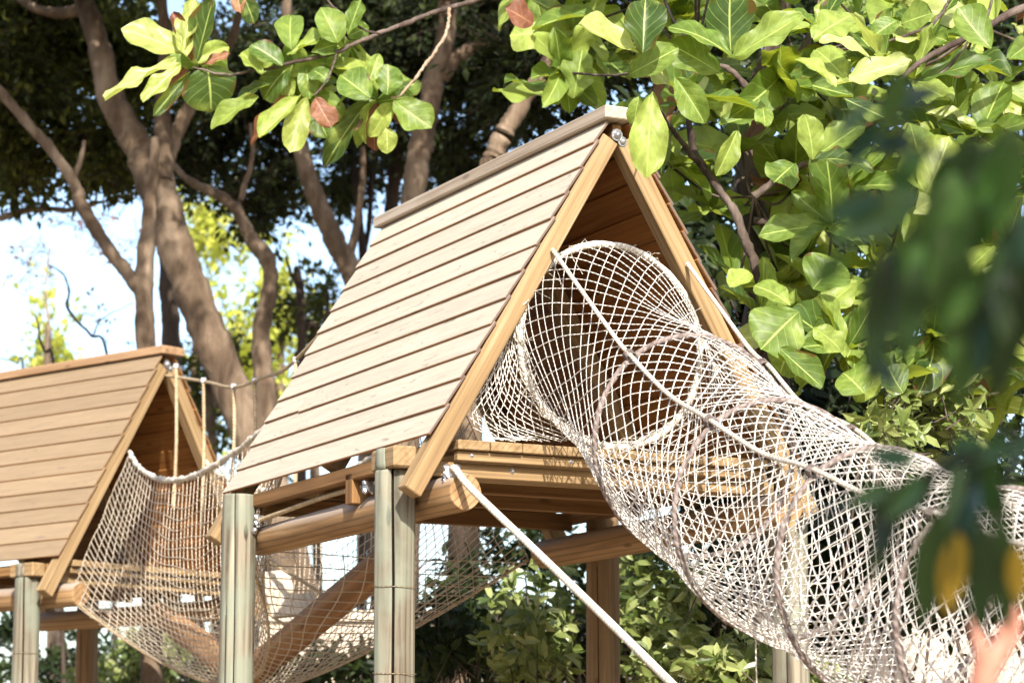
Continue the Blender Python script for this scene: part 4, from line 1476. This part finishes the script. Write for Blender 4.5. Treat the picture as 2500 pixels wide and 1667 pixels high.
# the leaf hanging before the ridge, and neighbours
fig_at((1592, 225), (1572, 424), 12.55, 12.5, 104, 'fig_leaf', (0.05, -1, 0.1), 3)
fig_at((1560, 235), (1545, 300), 12.6, 12.6, 50, 'fig_leaf', (-0.4, -1, 0.1), 5)
RF = [((1410, 235), (1202, 240), 70, 'fig_leaf', (0, -0.6, 0.9)), ((1400, 230), (1230, 195), 60, 'fig_leaf', (0, -0.5, 1)), ((1400, 240), (1420, 130), 90, 'fig_leaf', (-0.3, -1, 0.2)), ((1365, 90), (1255, 60), 100, 'fig_leaf', (0, -1, 0.2)), ((1300, 60), (1245, 20), 60, 'fig_brown', (0, -1, 0.3)),
      ((1465, 40), (1310, 20), 90, 'fig_leaf', (0, -0.7, 0.8)), ((1560, 130), (1410, 75), 100, 'fig_yellow', (0.1, -0.8, 0.8)), ((1570, 130), (1575, -10), 90, 'fig_leaf', (0.1, -1, 0.1)), ((1535, 185), (1655, 120), 90, 'fig_leaf', (0, -1, 0.4)), ((1540, 150), (1640, 180), 70, 'fig_yellow', (0, -0.8, 0.7)),
      ((1790, 140), (1650, 20), 80, 'fig_leaf', (0.3, -1, 0.3)), ((1785, 135), (1770, -20), 100, 'fig_leaf', (0, -1, 0.1)), ((1790, 140), (1960, 40), 90, 'fig_leaf', (-0.2, -1, 0.4)), ((1760, 180), (1630, 100), 110, 'fig_leaf', (0, -1, 0.2)), ((1650, 190), (1720, 290), 64, 'fig_leaf', (-0.3, -1, 0.2)),
      ((1985, 95), (2080, 20), 110, 'fig_leaf', (0, -0.8, 0.7)), ((2000, 100), (2125, 90), 70, 'fig_yellow', (0, -0.7, 0.8)), ((2070, 200), (1990, 100), 90, 'fig_leaf', (0, -1, 0.2)), ((2040, 205), (2225, 145), 90, 'fig_yellow', (0, -1, 0.5)), ((2040, 215), (1960, 130), 60, 'fig_leaf', (0.2, -0.6, 0.9)),
      ((2060, 240), (2165, 290), 110, 'fig_leaf', (0.1, -0.8, 0.7)), ((1985, 390), (2110, 300), 100, 'fig_leaf', (0, -0.8, 0.7)), ((1980, 390), (2120, 360), 100, 'fig_leaf', (0, -0.7, 0.8)), ((1985, 390), (1980, 280), 80, 'fig_leaf', (0.2, -1, 0.4)), ((2260, 470), (2230, 300), 110, 'fig_leaf', (0.3, -0.9, 0.5)),
      ((2262, 475), (2330, 340), 110, 'fig_yellow', (-0.2, -1, 0.3)), ((2265, 475), (2370, 430), 80, 'fig_yellow', (0, -0.8, 0.6)), ((1940, 400), (1880, 450), 70, 'fig_leaf', (0, -1, 0.4)), ((1800, 320), (1760, 420), 60, 'fig_leaf', (0.4, -1, 0)), ((1860, 250), (1870, 310), 60, 'fig_leaf', (0, -1, 0)),
      ((1930, 745), (1860, 680), 100, 'fig_leaf', (0.1, -0.8, 0.7)), ((1985, 705), (2040, 630), 120, 'fig_leaf', (0.1, -0.8, 0.7)), ((1780, 700), (1830, 660), 70, 'fig_leaf', (0, -0.7, 0.8)), ((1950, 760), (1850, 850), 120, 'fig_leaf', (-0.2, -1, 0.3)), ((1940, 840), (1890, 900), 110, 'fig_leaf', (-0.2, -1, 0.2)),
      ((1900, 850), (2010, 950), 60, 'fig_leaf', (0.3, -1, 0.2)), ((1985, 800), (2060, 840), 80, 'fig_leaf', (0, -0.8, 0.7)), ((2110, 960), (2060, 900), 90, 'fig_leaf', (0, -0.9, 0.5)), ((2090, 980), (2140, 900), 80, 'fig_leaf', (0.2, -0.9, 0.5)), ((2205, 960), (2160, 900), 70, 'fig_leaf', (0, -0.8, 0.5)),
      ((2420, 120), (2330, 30), 80, 'fig_leaf', (0, -1, 0.3)), ((2200, 60), (2280, 30), 70, 'fig_leaf', (0, -1, 0.3)), ((2190, 50), (2150, 70), 60, 'fig_leaf', (0, -1, 0.5))]
for b, t, w, mt, n in RF:
    dy = random.uniform(-0.25, 0.35)
    yb = 15.3 if b[0] < 1480 else 12.95
    fig_at(b, t, yb + dy, yb + dy + random.uniform(-0.15, 0.05), w * 1.12, mt, n)
n_manual = len(fig_leaves)


def rosette(c, axis, n, size, rr):
    """A whorl of leaves at the end of a twig."""
    ax = Vector(axis).normalized()
    s = ax.orthogonal().normalized()
    for k in range(n):
        a = k * 2.4 + rr.uniform(-0.4, 0.4)
        el = R(rr.uniform(5, 75))
        side = Quaternion(ax, a) @ s
        d = (side * math.cos(el) + ax * math.sin(el)).normalized()
        d = (d + Vector((0, 0, -0.25 * rr.random()))).normalized()
        L = size * rr.uniform(0.7, 1.25)
        b = Vector(c) + d * 0.012
        nrm = ax * 0.5 - side * 0.3 + Vector((rr.uniform(-.5, .5), rr.uniform(-.9, .1), rr.uniform(-.1, .8)))
        mt = 'fig_leaf'
        q = rr.random()
        if q < 0.10:
            mt = 'fig_yellow'
        elif q < 0.115:
            mt = 'fig_brown'
        fig_leaves.append((leaf_matrix(b, b + d * L, nrm, rr.uniform(0.9, 1.15)), rr.randrange(22), mt))


def in_poly(x, y, poly):
    c = False
    j = len(poly) - 1
    for i in range(len(poly)):
        xi, yi = poly[i]
        xj, yj = poly[j]
        if (yi > y) != (yj > y) and x < (xj - xi) * (y - yi) / (yj - yi) + xi:
            c = not c
        j = i
    return c


POLY = [(1290, -160), (2620, -160), (2620, 1000), (2250, 1000), (1990, 960), (1800, 780), (1640, 430), (1580, 230), (1400, 200), (1310, 150)]
rr = random.Random(77)
ends = []
tries = 0
while len(ends) < 100 and tries < 20000:
    tries += 1
    x, y = rr.uniform(1290, 2620), rr.uniform(-160, 1000)
    if not in_poly(x, y, POLY):
        continue
    if 1600 < x < 1890 and 320 < y < 660 and rr.random() < 0.85:
        continue
    if x > 2260 and y < 270 and rr.random() < 0.85:
        continue
    if any((x - e[0]) ** 2 + (y - e[1]) ** 2 < 76 ** 2 for e in ends):
        continue
    ends.append((x, y, rr.uniform(13.6, 15.6) if x > 1560 else rr.uniform(15.2, 16.4)))
fig_twig_ends = []
for (x, y, Y) in ends:
    c = at(x, y, Y)
    ax = Vector((rr.uniform(-0.6, 0.6), rr.uniform(-1.0, 0.1), rr.uniform(-0.1, 0.9)))
    rosette(c, ax, rr.randint(6, 9), rr.uniform(0.28, 0.37), rr)
    fig_twig_ends.append(c)
# higher part of the same crown, above the picture
for k in range(5):
    c = at(rr.uniform(1560, 1900), rr.uniform(-520, -120), rr.uniform(12.2, 14.5))
    rosette(c, Vector((rr.uniform(-0.5, 0.5), rr.uniform(-0.8, 0.4), rr.uniform(0, 1))), 8, 0.26, rr)
    fig_twig_ends.append(c)


def show_px(p):
    q = np.array(p) - CAM
    c, s = math.cos(PITCH), math.sin(PITCH)
    z = q[1] * c + q[2] * s
    return IMG_W / 2 + FPX * q[0] / z, IMG_H / 2 - FPX * (-q[1] * s + q[2] * c) / z


order = []
for i, (m_, v, mt) in enumerate(fig_leaves):
    c = m_ @ Vector((0.5, 0, 0))
    sx, sy = show_px(c)
    inside = -40 < sx < 2540 and -60 < sy < 1100
    order.append((0 if i < n_manual else (1 if inside else 2), c.y, i))
order.sort()
single = set(i for k, (cl, yy, i) in enumerate(order) if k < 300 and cl < 2)
JV, JF, JU, JB = {}, {}, {}, {}
for i, (m_, v, mt) in enumerate(fig_leaves):
    if i in single:
        o = bpy.data.objects.new("leaf", fig_shared(v, mt))
        col.objects.link(o)
        o.parent = fig
        o.matrix_local = fig_inv @ m_
    else:
        V, F, U = FIGV[v]
        A = np.array(fig_inv @ m_)
        JV.setdefault(mt, []).append(V @ A[:3, :3].T + A[:3, 3])
        b0 = JB.get(mt, 0)
        JF.setdefault(mt, []).append(F + b0)
        JU.setdefault(mt, []).append(U)
        JB[mt] = b0 + len(V)
for mt in JV:
    o = link("foliage", mesh_np("fig_foliage", np.concatenate(JV[mt]), np.concatenate(JF[mt]), True, np.concatenate(JU[mt])), fig, M[mt])
    tag(o, kind="stuff")

# fig wood
wpart("trunk", trunk_mesh([([(1900, 1960, 150), (1880, 1300, 130), (1870, 900, 110), (1855, 700, 96), (1840, 560, 84), (1830, 420, 70), (1850, 250, 56), (1900, 60, 44), (1930, -200, 30)], 15.2)], 160, 14, 0.07), fig, M['fig_bark'])
FB = [([(1870, 740, 40), (1848, 660, 36), (1822, 600, 34), (1780, 500, 30), (1722, 420, 28), (1690, 360, 26), (1680, 260, 24), (1700, 120, 20), (1740, 0, 16)], 14.2),
      ([(1722, 420, 22), (1650, 330, 18), (1600, 250, 14), (1590, 222, 8)], [14.2, 13.7, 12.9, 12.55]),
      ([(1860, 300, 30), (1900, 220, 26), (1965, 120, 24), (2010, 30, 18)], 14.2),
      ([(1840, 480, 30), (1930, 420, 24), (2000, 395, 18), (2060, 390, 12)], 14.2),
      ([(1850, 250, 26), (1790, 170, 20), (1700, 150, 16), (1600, 170, 12)], 14.0),
      ([(1900, 60, 30), (1700, -60, 30), (1450, -80, 26), (1250, -30, 22), (1120, 5, 19), (1010, 42, 18), (900, 86, 17), (800, 127, 15), (690, 156, 12), (600, 172, 10), (545, 173, 8), (470, 158, 7)], [15.2, 15.3, 15.4, 15.5, 15.6, 15.6, 15.6, 15.6, 15.6, 15.6, 15.6, 15.6]),
      ([(930, 82, 10), (870, 60, 9), (820, 20, 9), (780, -30, 8)], 15.6),
      ([(820, 120, 9), (812, 155, 8), (795, 195, 8), (760, 240, 7)], 15.6),
      ([(2700, -40, 34), (2500, 20, 30), (2380, 80, 26), (2250, 145, 20), (2180, 200, 14)], 13.6),
      ([(2330, -30, 14), (2300, 30, 13), (2260, 75, 12), (2160, 110, 9)], 13.8),
      ([(1850, 860, 26), (1900, 790, 20), (1935, 750, 14)], 14.0), ([(1850, 820, 24), (1990, 770, 18), (2080, 900, 12)], 14.4), ([(1840, 540, 26), (2000, 560, 22), (2200, 520, 18), (2262, 475, 12)], 14.4)]
for k, pth in enumerate(FB):
    pth = ([(q[0], q[1], q[2] * 0.72) for q in pth[0]], pth[1])
    wpart("branch", trunk_mesh([pth], 170 + k, 9, 0.09), fig, M['fig_bark'])
wpart("branch", trunk_mesh([([(1098, 20, 9), (1094, 68, 9), (1072, 110, 9), (1048, 150, 9), (1015, 195, 8), (978, 235, 7), (950, 245, 6)], 15.6)], 190, 8, 0.10), fig, M['pale_bark'])
lines = []
hub = [np.array(at(1840, 480, 14.6)), np.array(at(1965, 130, 14.3)), np.array(at(1700, 120, 14.2)), np.array(at(2200, 520, 14.4)), np.array(at(2380, 80, 13.7)), np.array(at(2000, 800, 14.4)), np.array(at(1930, -200, 15))]
for c in fig_twig_ends:
    c = np.array(c)
    h_ = min(hub, key=lambda q: np.linalg.norm(q - c))
    m_ = (h_ + c) / 2 + np.array([0, 0, -0.08])
    lines.append(spline([tuple(h_), tuple(m_), tuple(c)], 8))
o = wpart("twigs", tubes("twigs", lines, 0.008, 5), fig, M['fig_bark'])
tag(o, kind="stuff")

# ------------------------------------------------------------------ shrubs
_shr = {}


def shrub_leaf_mesh(mat, v):
    if (mat, v) in _shr:
        return _shr[(mat, v)]
    rr_ = np.random.default_rng(900 + v)
    me = leaf_cloud("leaf", np.zeros((1, 3)), np.array([[1.0, 0, 0]]), np.array([[0, 0, 1.0]]), np.array([1.0]), rr_.uniform(0.34, 0.48), rr_.uniform(0.1, 0.5), fine=True)
    me.materials.append(M[mat])
    _shr[(mat, v)] = me
    return me


def shrub(name, label, blobs, mat, seed, leaf=0.10, singles=60, width=0.4, whorl=6, stems=10, cat="shrub", group=None, face=0.5):
    """Leafy shrub: whorls of blades on twigs. blob = (sx, sy, rx, ry, Y, depth radius, whorls). The nearest leaves are parts of their own."""
    rr = np.random.default_rng(seed)
    b0 = blobs[0]
    p = at(b0[0], b0[1], b0[4])
    root = empty(name, (p.x, p.y, 0))
    tag(root, label, cat, group)
    bpy.context.view_layer.update()
    inv = root.matrix_world.inverted()
    P, D, U = [], [], []
    cen = []
    for (sx, sy, rx, ry, Y, rd, nw) in blobs:
        q = rr.normal(0, 1, (nw, 3))
        q /= np.linalg.norm(q, axis=1, keepdims=True)
        q *= rr.uniform(0, 1, (nw, 1)) ** 0.4
        c = np.array(at(sx, sy, Y)) + q * np.array([px(rx, Y), rd, px(ry, Y)])
        c = c[c[:, 2] > 0.1]
        q = q[:len(c)]
        cen.append(c)
        ax = q * 0.6 + rr.normal(0, 0.45, c.shape) + np.array([0, -0.35, 0.35])
        ax /= np.linalg.norm(ax, axis=1, keepdims=True)
        e1 = np.cross(ax, np.array([0.2, 0.3, 0.9]))
        e1 /= np.linalg.norm(e1, axis=1, keepdims=True)
        e2 = np.cross(ax, e1)
        for k in range(whorl):
            a = k * 2.4 + rr.uniform(-0.5, 0.5, len(c))
            el = rr.uniform(0.0, 0.9, len(c))
            sd = e1 * np.cos(a)[:, None] + e2 * np.sin(a)[:, None]
            d = sd * np.cos(el)[:, None] + ax * np.sin(el)[:, None] + np.array([0, 0, -0.2])
            P.append(c + ax * (rr.uniform(-0.12, 0.03, len(c)))[:, None] * (leaf / 0.1))
            D.append(d)
            U.append(ax + rr.normal(0, face * 0.6, c.shape))
    P, D, U = np.concatenate(P), np.concatenate(D), np.concatenate(U)
    S = rr.uniform(0.65, 1.3, len(P)) * leaf
    pick = []
    if singles:
        sc = []
        for i, q in enumerate(P):
            sx, sy = show_px(q)
            if 0 < sx < 2500 and 0 < sy < 1660:
                sc.append((q[1], i))
        sc.sort()
        pick = [i for _, i in sc[:singles]]
    keep = np.ones(len(P), bool)
    keep[pick] = False
    o = wpart("foliage", leaf_cloud("foliage", P[keep], D[keep], U[keep], S[keep], width, 0.3, fine=True), root, M[mat])
    tag(o, kind="stuff")
    for i in pick:
        o = bpy.data.objects.new("leaf", shrub_leaf_mesh(mat, i % 5))
        col.objects.link(o)
        o.parent = root
        o.matrix_local = inv @ leaf_matrix(P[i], P[i] + D[i] / np.linalg.norm(D[i]) * S[i], U[i])
    C = np.concatenate(cen)
    lines, rads = [], []
    for k in range(stems):
        base = np.array([p.x + rr.normal(0, 0.35), p.y + rr.normal(0, 0.3), 0])
        top = C[rr.integers(0, len(C))]
        mid = base * 0.45 + top * 0.55 + rr.normal(0, 0.15, 3)
        S_ = spline([tuple(base), tuple(mid), tuple(top)], 20)
        lines.append(S_)
        rads.append(np.linspace(0.02, 0.005, 20))
    wpart("stems", tubes("stems", lines, rads, 6), root, M['fig_bark'])
    tw = []
    for c in C[::3]:
        tw.append(np.array([c, c + rr.normal(0, 0.12, 3) + np.array([0, 0.05, -0.16])]))
    o = wpart("twigs", tubes("twigs", tw, 0.005, 3), root, M['fig_bark'])
    tag(o, kind="stuff")
    return root


# under and behind the near hut
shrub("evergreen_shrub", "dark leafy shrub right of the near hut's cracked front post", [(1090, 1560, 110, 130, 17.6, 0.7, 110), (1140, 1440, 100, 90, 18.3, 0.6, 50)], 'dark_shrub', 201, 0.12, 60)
shrub("evergreen_shrub", "sun-flecked shrub under the slanting guy rope", [(1290, 1590, 130, 120, 16.9, 0.6, 90), (1310, 1450, 120, 90, 17.4, 0.5, 36)], 'shrub_leaf', 202, 0.12, 70)
shrub("evergreen_shrub", "bright leafy shrub right of the hut's brown rear post", [(1600, 1480, 120, 140, 16.8, 0.7, 100), (1640, 1620, 130, 90, 16.4, 0.6, 80), (1560, 1360, 70, 60, 17.2, 0.5, 34)], 'shrub_leaf', 203, 0.125, 70)
shrub("evergreen_shrub", "shrub with pale leaf whorls below the net tunnel", [(1800, 1640, 140, 90, 14.6, 0.6, 110), (1960, 1700, 140, 100, 14.6, 0.6, 80)], 'shrub_leaf', 204, 0.12, 60)
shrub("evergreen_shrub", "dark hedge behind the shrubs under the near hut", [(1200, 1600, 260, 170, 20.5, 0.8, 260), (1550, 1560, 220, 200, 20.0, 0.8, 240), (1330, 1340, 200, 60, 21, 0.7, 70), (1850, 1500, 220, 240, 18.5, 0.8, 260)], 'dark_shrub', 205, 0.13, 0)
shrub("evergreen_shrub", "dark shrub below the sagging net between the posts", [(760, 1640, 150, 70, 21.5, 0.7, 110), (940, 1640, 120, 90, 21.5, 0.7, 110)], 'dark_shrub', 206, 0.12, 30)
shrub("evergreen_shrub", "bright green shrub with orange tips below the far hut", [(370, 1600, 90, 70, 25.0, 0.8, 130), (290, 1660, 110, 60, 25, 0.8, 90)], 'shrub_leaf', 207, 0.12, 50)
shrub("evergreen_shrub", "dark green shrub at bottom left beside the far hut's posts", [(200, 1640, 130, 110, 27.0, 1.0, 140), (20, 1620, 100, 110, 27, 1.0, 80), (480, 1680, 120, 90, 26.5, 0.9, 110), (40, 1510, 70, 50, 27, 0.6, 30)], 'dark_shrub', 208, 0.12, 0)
# right side
shrub("leafy_shrub", "small-leaved shrub catching sun right of the net tunnel", [(2200, 1020, 60, 130, 13.8, 0.35, 42), (2330, 1000, 70, 140, 14.0, 0.4, 48), (2140, 1050, 60, 40, 13.2, 0.3, 26)], 'shrub_leaf', 209, 0.11, 60)
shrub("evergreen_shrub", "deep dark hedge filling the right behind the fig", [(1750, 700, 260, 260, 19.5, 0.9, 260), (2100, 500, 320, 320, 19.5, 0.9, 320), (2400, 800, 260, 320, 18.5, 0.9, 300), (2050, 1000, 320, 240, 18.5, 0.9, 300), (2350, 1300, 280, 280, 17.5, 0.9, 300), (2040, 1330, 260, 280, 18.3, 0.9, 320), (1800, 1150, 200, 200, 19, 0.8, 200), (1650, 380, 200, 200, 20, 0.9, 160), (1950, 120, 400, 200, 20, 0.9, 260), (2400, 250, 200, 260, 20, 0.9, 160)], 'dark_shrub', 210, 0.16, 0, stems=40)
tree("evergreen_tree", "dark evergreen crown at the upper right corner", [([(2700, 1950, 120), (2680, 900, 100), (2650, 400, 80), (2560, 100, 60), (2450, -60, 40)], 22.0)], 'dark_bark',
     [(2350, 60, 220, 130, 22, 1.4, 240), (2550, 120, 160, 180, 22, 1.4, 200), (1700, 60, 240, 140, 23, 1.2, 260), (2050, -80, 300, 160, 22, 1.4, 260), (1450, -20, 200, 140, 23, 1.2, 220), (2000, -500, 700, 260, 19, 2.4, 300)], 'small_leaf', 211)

# garden wall seen between leaves
gw = bpy.data.meshes.new("garden_wall")
bm = bmesh.new()
bmesh.ops.create_cube(bm, size=1.0)
for v in bm.verts:
    v.co = Vector((v.co.x * 9.0, v.co.y * 0.25, (v.co.z + 0.5) * 3.1))
q = bmesh.ops.create_cube(bm, size=1.0)
for v in q['verts']:
    v.co = Vector((v.co.x * 9.06, v.co.y * 0.34, v.co.z * 0.09 + 3.146))
bm.to_mesh(gw)
bm.free()
wl = link("garden_wall", gw, None, M['wall'])
wl.location = (2.2, 22.6, 0)
tag(wl, "cream rendered garden wall glimpsed through the shrubs under the hut", "wall")

# ------------------------------------------------------------------ near, out-of-focus branch on the right
def near_leaf_mesh(seed):
    rr_ = np.random.default_rng(seed)
    nu, nv = 9, 5
    V, F, U = [], [], []
    wv = rr_.uniform(0.26, 0.38)
    dr = rr_.uniform(0.0, 0.3)
    fo = rr_.uniform(0.1, 0.4)
    for u in np.linspace(0, 1, nu):
        w = wv * 0.5 * math.sin(math.pi * u ** 0.85) ** 0.8 if 0 < u < 1 else 0.006
        for j in range(nv):
            v = j / (nv - 1) * 2 - 1
            V.append((u, w * v, fo * abs(v) * w - dr * u * u + 0.01 * math.sin(9 * u + v)))
            U.append((u, j / (nv - 1)))
    for i in range(nu - 1):
        for j in range(nv - 1):
            a = i * nv + j
            F.append((a, a + nv, a + nv + 1, a + 1))
    return mesh_np("near_leaf", np.array(V), np.array(F), True, np.array(U))


NLM = []
for i in range(5):
    me = near_leaf_mesh(40 + i)
    me.materials.append(M['fore_leaf'])
    NLM.append(me)
me = near_leaf_mesh(60)
me.materials.append(M['fore_yellow'])
NLM.append(me)


def near_branch(name, label, stems, Y, seed, extra=()):
    rr = random.Random(seed)
    p0 = at(stems[0][0][0], stems[0][0][1], Y)
    root = empty(name, p0)
    tag(root, label, "branch")
    bpy.context.view_layer.update()
    inv = root.matrix_world.inverted()
    for k, stp in enumerate(stems):
        P = spline([tuple(at(x, y, Y + dy)) for (x, y, dy) in stp], 40)
        wpart("stem", tubes("stem", [P], [np.linspace(0.005, 0.0018, 40)], 6), root, M['dark_bark'])
        for i in range(6, 40, 3):
            T = Vector(P[min(i + 1, 39)] - P[i - 1]).normalized()
            s = T.orthogonal().normalized()
            a = i * 1.2 + rr.uniform(-0.5, 0.5)
            d = (T * 0.5 + (Quaternion(T, a) @ s) * 0.8 + Vector((0, 0, -0.75))).normalized()
            L = rr.uniform(0.06, 0.10)
            b = Vector(P[i])
            nrm = Vector((rr.uniform(-0.8, 0.8), rr.uniform(-1, -0.1), rr.uniform(0, 0.9)))
            o = bpy.data.objects.new("leaf", NLM[rr.randrange(5)])
            col.objects.link(o)
            o.parent = root
            o.matrix_local = inv @ leaf_matrix(b, b + d * L, nrm, rr.uniform(0.9, 1.3))
    for (b, t, w, mi) in extra:
        pb, pt = at(b[0], b[1], Y), at(t[0], t[1], Y + 0.03)
        L = (pt - pb).length
        o = bpy.data.objects.new("leaf", NLM[mi])
        col.objects.link(o)
        o.parent = root
        o.matrix_local = inv @ leaf_matrix(pb, pt, (rr.uniform(-0.3, 0.3), -1, 0.2), px(w, Y) / L / 0.32)
        if mi == 5:
            o["label"] = "yellow leaf among the dark ones"
    return root


near_branch("leafy_branch", "blurred dark leafy branch hanging close to camera at upper right",
            [[(2640, 180, 0), (2520, 300, 0.02), (2400, 430, 0.05), (2280, 560, 0.08), (2180, 700, 0.1)], [(2660, 330, -0.1), (2520, 480, -0.08), (2450, 640, -0.05), (2400, 820, 0)], [(2480, 330, 0.1), (2330, 380, 0.12), (2210, 330, 0.12), (2130, 250, 0.12)]], 3.2, 301,
            [((2180, 600), (2110, 960), 80, 0), ((2310, 540), (2350, 900), 110, 1), ((2440, 580), (2450, 980), 120, 2), ((2250, 470), (2030, 590), 100, 3), ((2470, 300), (2400, 620), 120, 0), ((2210, 160), (2150, 330), 70, 4), ((2260, 600), (2090, 720), 90, 2), ((2390, 330), (2290, 500), 100, 4), ((2180, 960), (2140, 830), 40, 1), ((2330, 420), (2280, 760), 130, 2), ((2420, 640), (2330, 980), 130, 0), ((2490, 520), (2480, 860), 120, 1), ((2240, 640), (2200, 900), 100, 4), ((2160, 480), (2000, 520), 70, 0), ((2060, 620), (1985, 700), 60, 3)])
near_branch("leafy_branch", "blurred leafy sprig with one yellow leaf before the net tunnel",
            [[(2640, 1030, 0), (2500, 1060, 0), (2360, 1120, 0), (2220, 1170, 0), (2130, 1210, 0)], [(2420, 1090, 0.05), (2370, 1200, 0.05), (2350, 1320, 0.06)]], 3.3, 302,
            [((2340, 1300), (2310, 1500), 78, 5), ((2300, 1240), (2250, 1530), 96, 0), ((2390, 1260), (2400, 1560), 80, 2), ((2190, 1180), (2130, 1420), 56, 3), ((2240, 1130), (2110, 1100), 70, 4), ((2440, 1250), (2470, 1560), 60, 1), ((2480, 1330), (2490, 1480), 60, 5), ((2400, 1130), (2330, 1060), 70, 2)])

# the parent shrub of those branches, right of the camera; its unseen crown is shaped to shade them
tree("camera_side_tree", "leafy tree beside the camera whose branches hang into view, unseen crown added for shade", [([(3400, 1950, 120), (3380, 1000, 100), (3300, 300, 60)], 3.0)], 'dark_bark', [], 'dark_shrub', 303)
cst = bpy.data.objects["camera_side_tree"]
bl = [((0.95, -0.5, 3.7), (0.85, 0.8, 0.5), 420), ((0.9, 0.55, 3.05), (0.6, 0.5, 0.4), 300), ((1.9, 0.3, 3.0), (0.7, 1.0, 0.7), 200), ((0.62, 0.75, 3.5), (0.5, 0.6, 0.35), 320), ((0.72, 0.8, 4.1), (0.32, 0.6, 0.35), 180)]
Pq, Dq, Uq, tw = crown_points(bl, np.random.default_rng(5), 10, 0.3)
o = wpart("crown", leaf_cloud("crown", Pq, Dq, Uq, np.random.default_rng(6).uniform(0.06, 0.11, len(Pq)), 0.4), cst, M['dark_shrub'])
tag(o, kind="stuff")

# ------------------------------------------------------------------ person with raised hand, lower right
def person():
    Y = 4.2
    palm = at(2432, 1600, Y)
    wrist = at(2398, 1668, Y)
    root = empty("person", (wrist.x + 0.25, Y + 0.1, 0))
    tag(root, "person's bare raised hand and forearm, blurred, at the lower right corner", "person")
    bpy.context.view_layer.update()
    inv = root.matrix_world.inverted()
    elbow = Vector((wrist.x - 0.02, Y + 0.06, 1.58))
    shoulder = Vector((wrist.x + 0.18, Y + 0.16, 1.36))
    neck = Vector((wrist.x + 0.35, Y + 0.18, 1.42))
    pel = Vector((wrist.x + 0.36, Y + 0.2, 0.92))
    V, E, Rr = [], [], []

    def add(p, r, parent=None):
        V.append(tuple(inv @ Vector(p)))
        Rr.append(r)
        if parent is not None:
            E.append((parent, len(V) - 1))
        return len(V) - 1
    ip = add(pel, (0.15, 0.11))
    ic = add((pel.x, pel.y, 1.25), (0.15, 0.10), ip)
    ine = add(neck, (0.055, 0.055), ic)
    ih = add((neck.x, neck.y - 0.02, 1.52), (0.075, 0.085), ine)
    add((neck.x, neck.y - 0.02, 1.62), (0.06, 0.07), ih)
    ish = add(shoulder, (0.055, 0.055), ic)
    ie = add(elbow, (0.038, 0.038), ish)
    iw = add(wrist, (0.026, 0.022), ie)
    ipm = add(palm, (0.034, 0.018), iw)
    # other arm and legs
    os_ = add((neck.x + 0.18, neck.y, 1.36), (0.055, 0.055), ic)
    oe = add((neck.x + 0.24, neck.y, 1.08), (0.04, 0.04), os_)
    add((neck.x + 0.24, neck.y - 0.05, 0.84), (0.028, 0.028), oe)
    for s in (-1, 1):
        hip = add((pel.x + s * 0.1, pel.y, 0.86), (0.085, 0.085), ip)
        kn = add((pel.x + s * 0.11, pel.y - 0.01, 0.48), (0.055, 0.055), hip)
        an = add((pel.x + s * 0.11, pel.y + 0.02, 0.09), (0.035, 0.035), kn)
        add((pel.x + s * 0.12, pel.y - 0.14, 0.04), (0.035, 0.025), an)
    # fingers and thumb
    fx = [(2455, 1530, 2466, 1478), (2462, 1535, 2474, 1472), (2470, 1545, 2480, 1480), (2474, 1560, 2484, 1505)]
    for k, (x1, y1, x2, y2) in enumerate(fx):
        m1 = add(at(x1, y1, Y - 0.02 + 0.012 * k), (0.011, 0.011), ipm)
        add(at(x2, y2, Y - 0.03 + 0.014 * k), (0.009, 0.009), m1)
    t1 = add(at(2398, 1590, Y - 0.03), (0.013, 0.013), iw)
    t2 = add(at(2384, 1545, Y - 0.035), (0.012, 0.012), t1)
    add(at(2374, 1505, Y - 0.03), (0.009, 0.009), t2)
    me = bpy.data.meshes.new("person")
    me.from_pydata(V, E, [])
    o = link("body", me, root, M['skin'])
    md = o.modifiers.new("skin", 'SKIN')
    me.skin_vertices[0].data[0].use_root = True
    for i, r in enumerate(Rr):
        me.skin_vertices[0].data[i].radius = r
    md.use_smooth_shade = True
    sb = o.modifiers.new("sub", 'SUBSURF')
    sb.levels = 2
    sb.render_levels = 2


person()
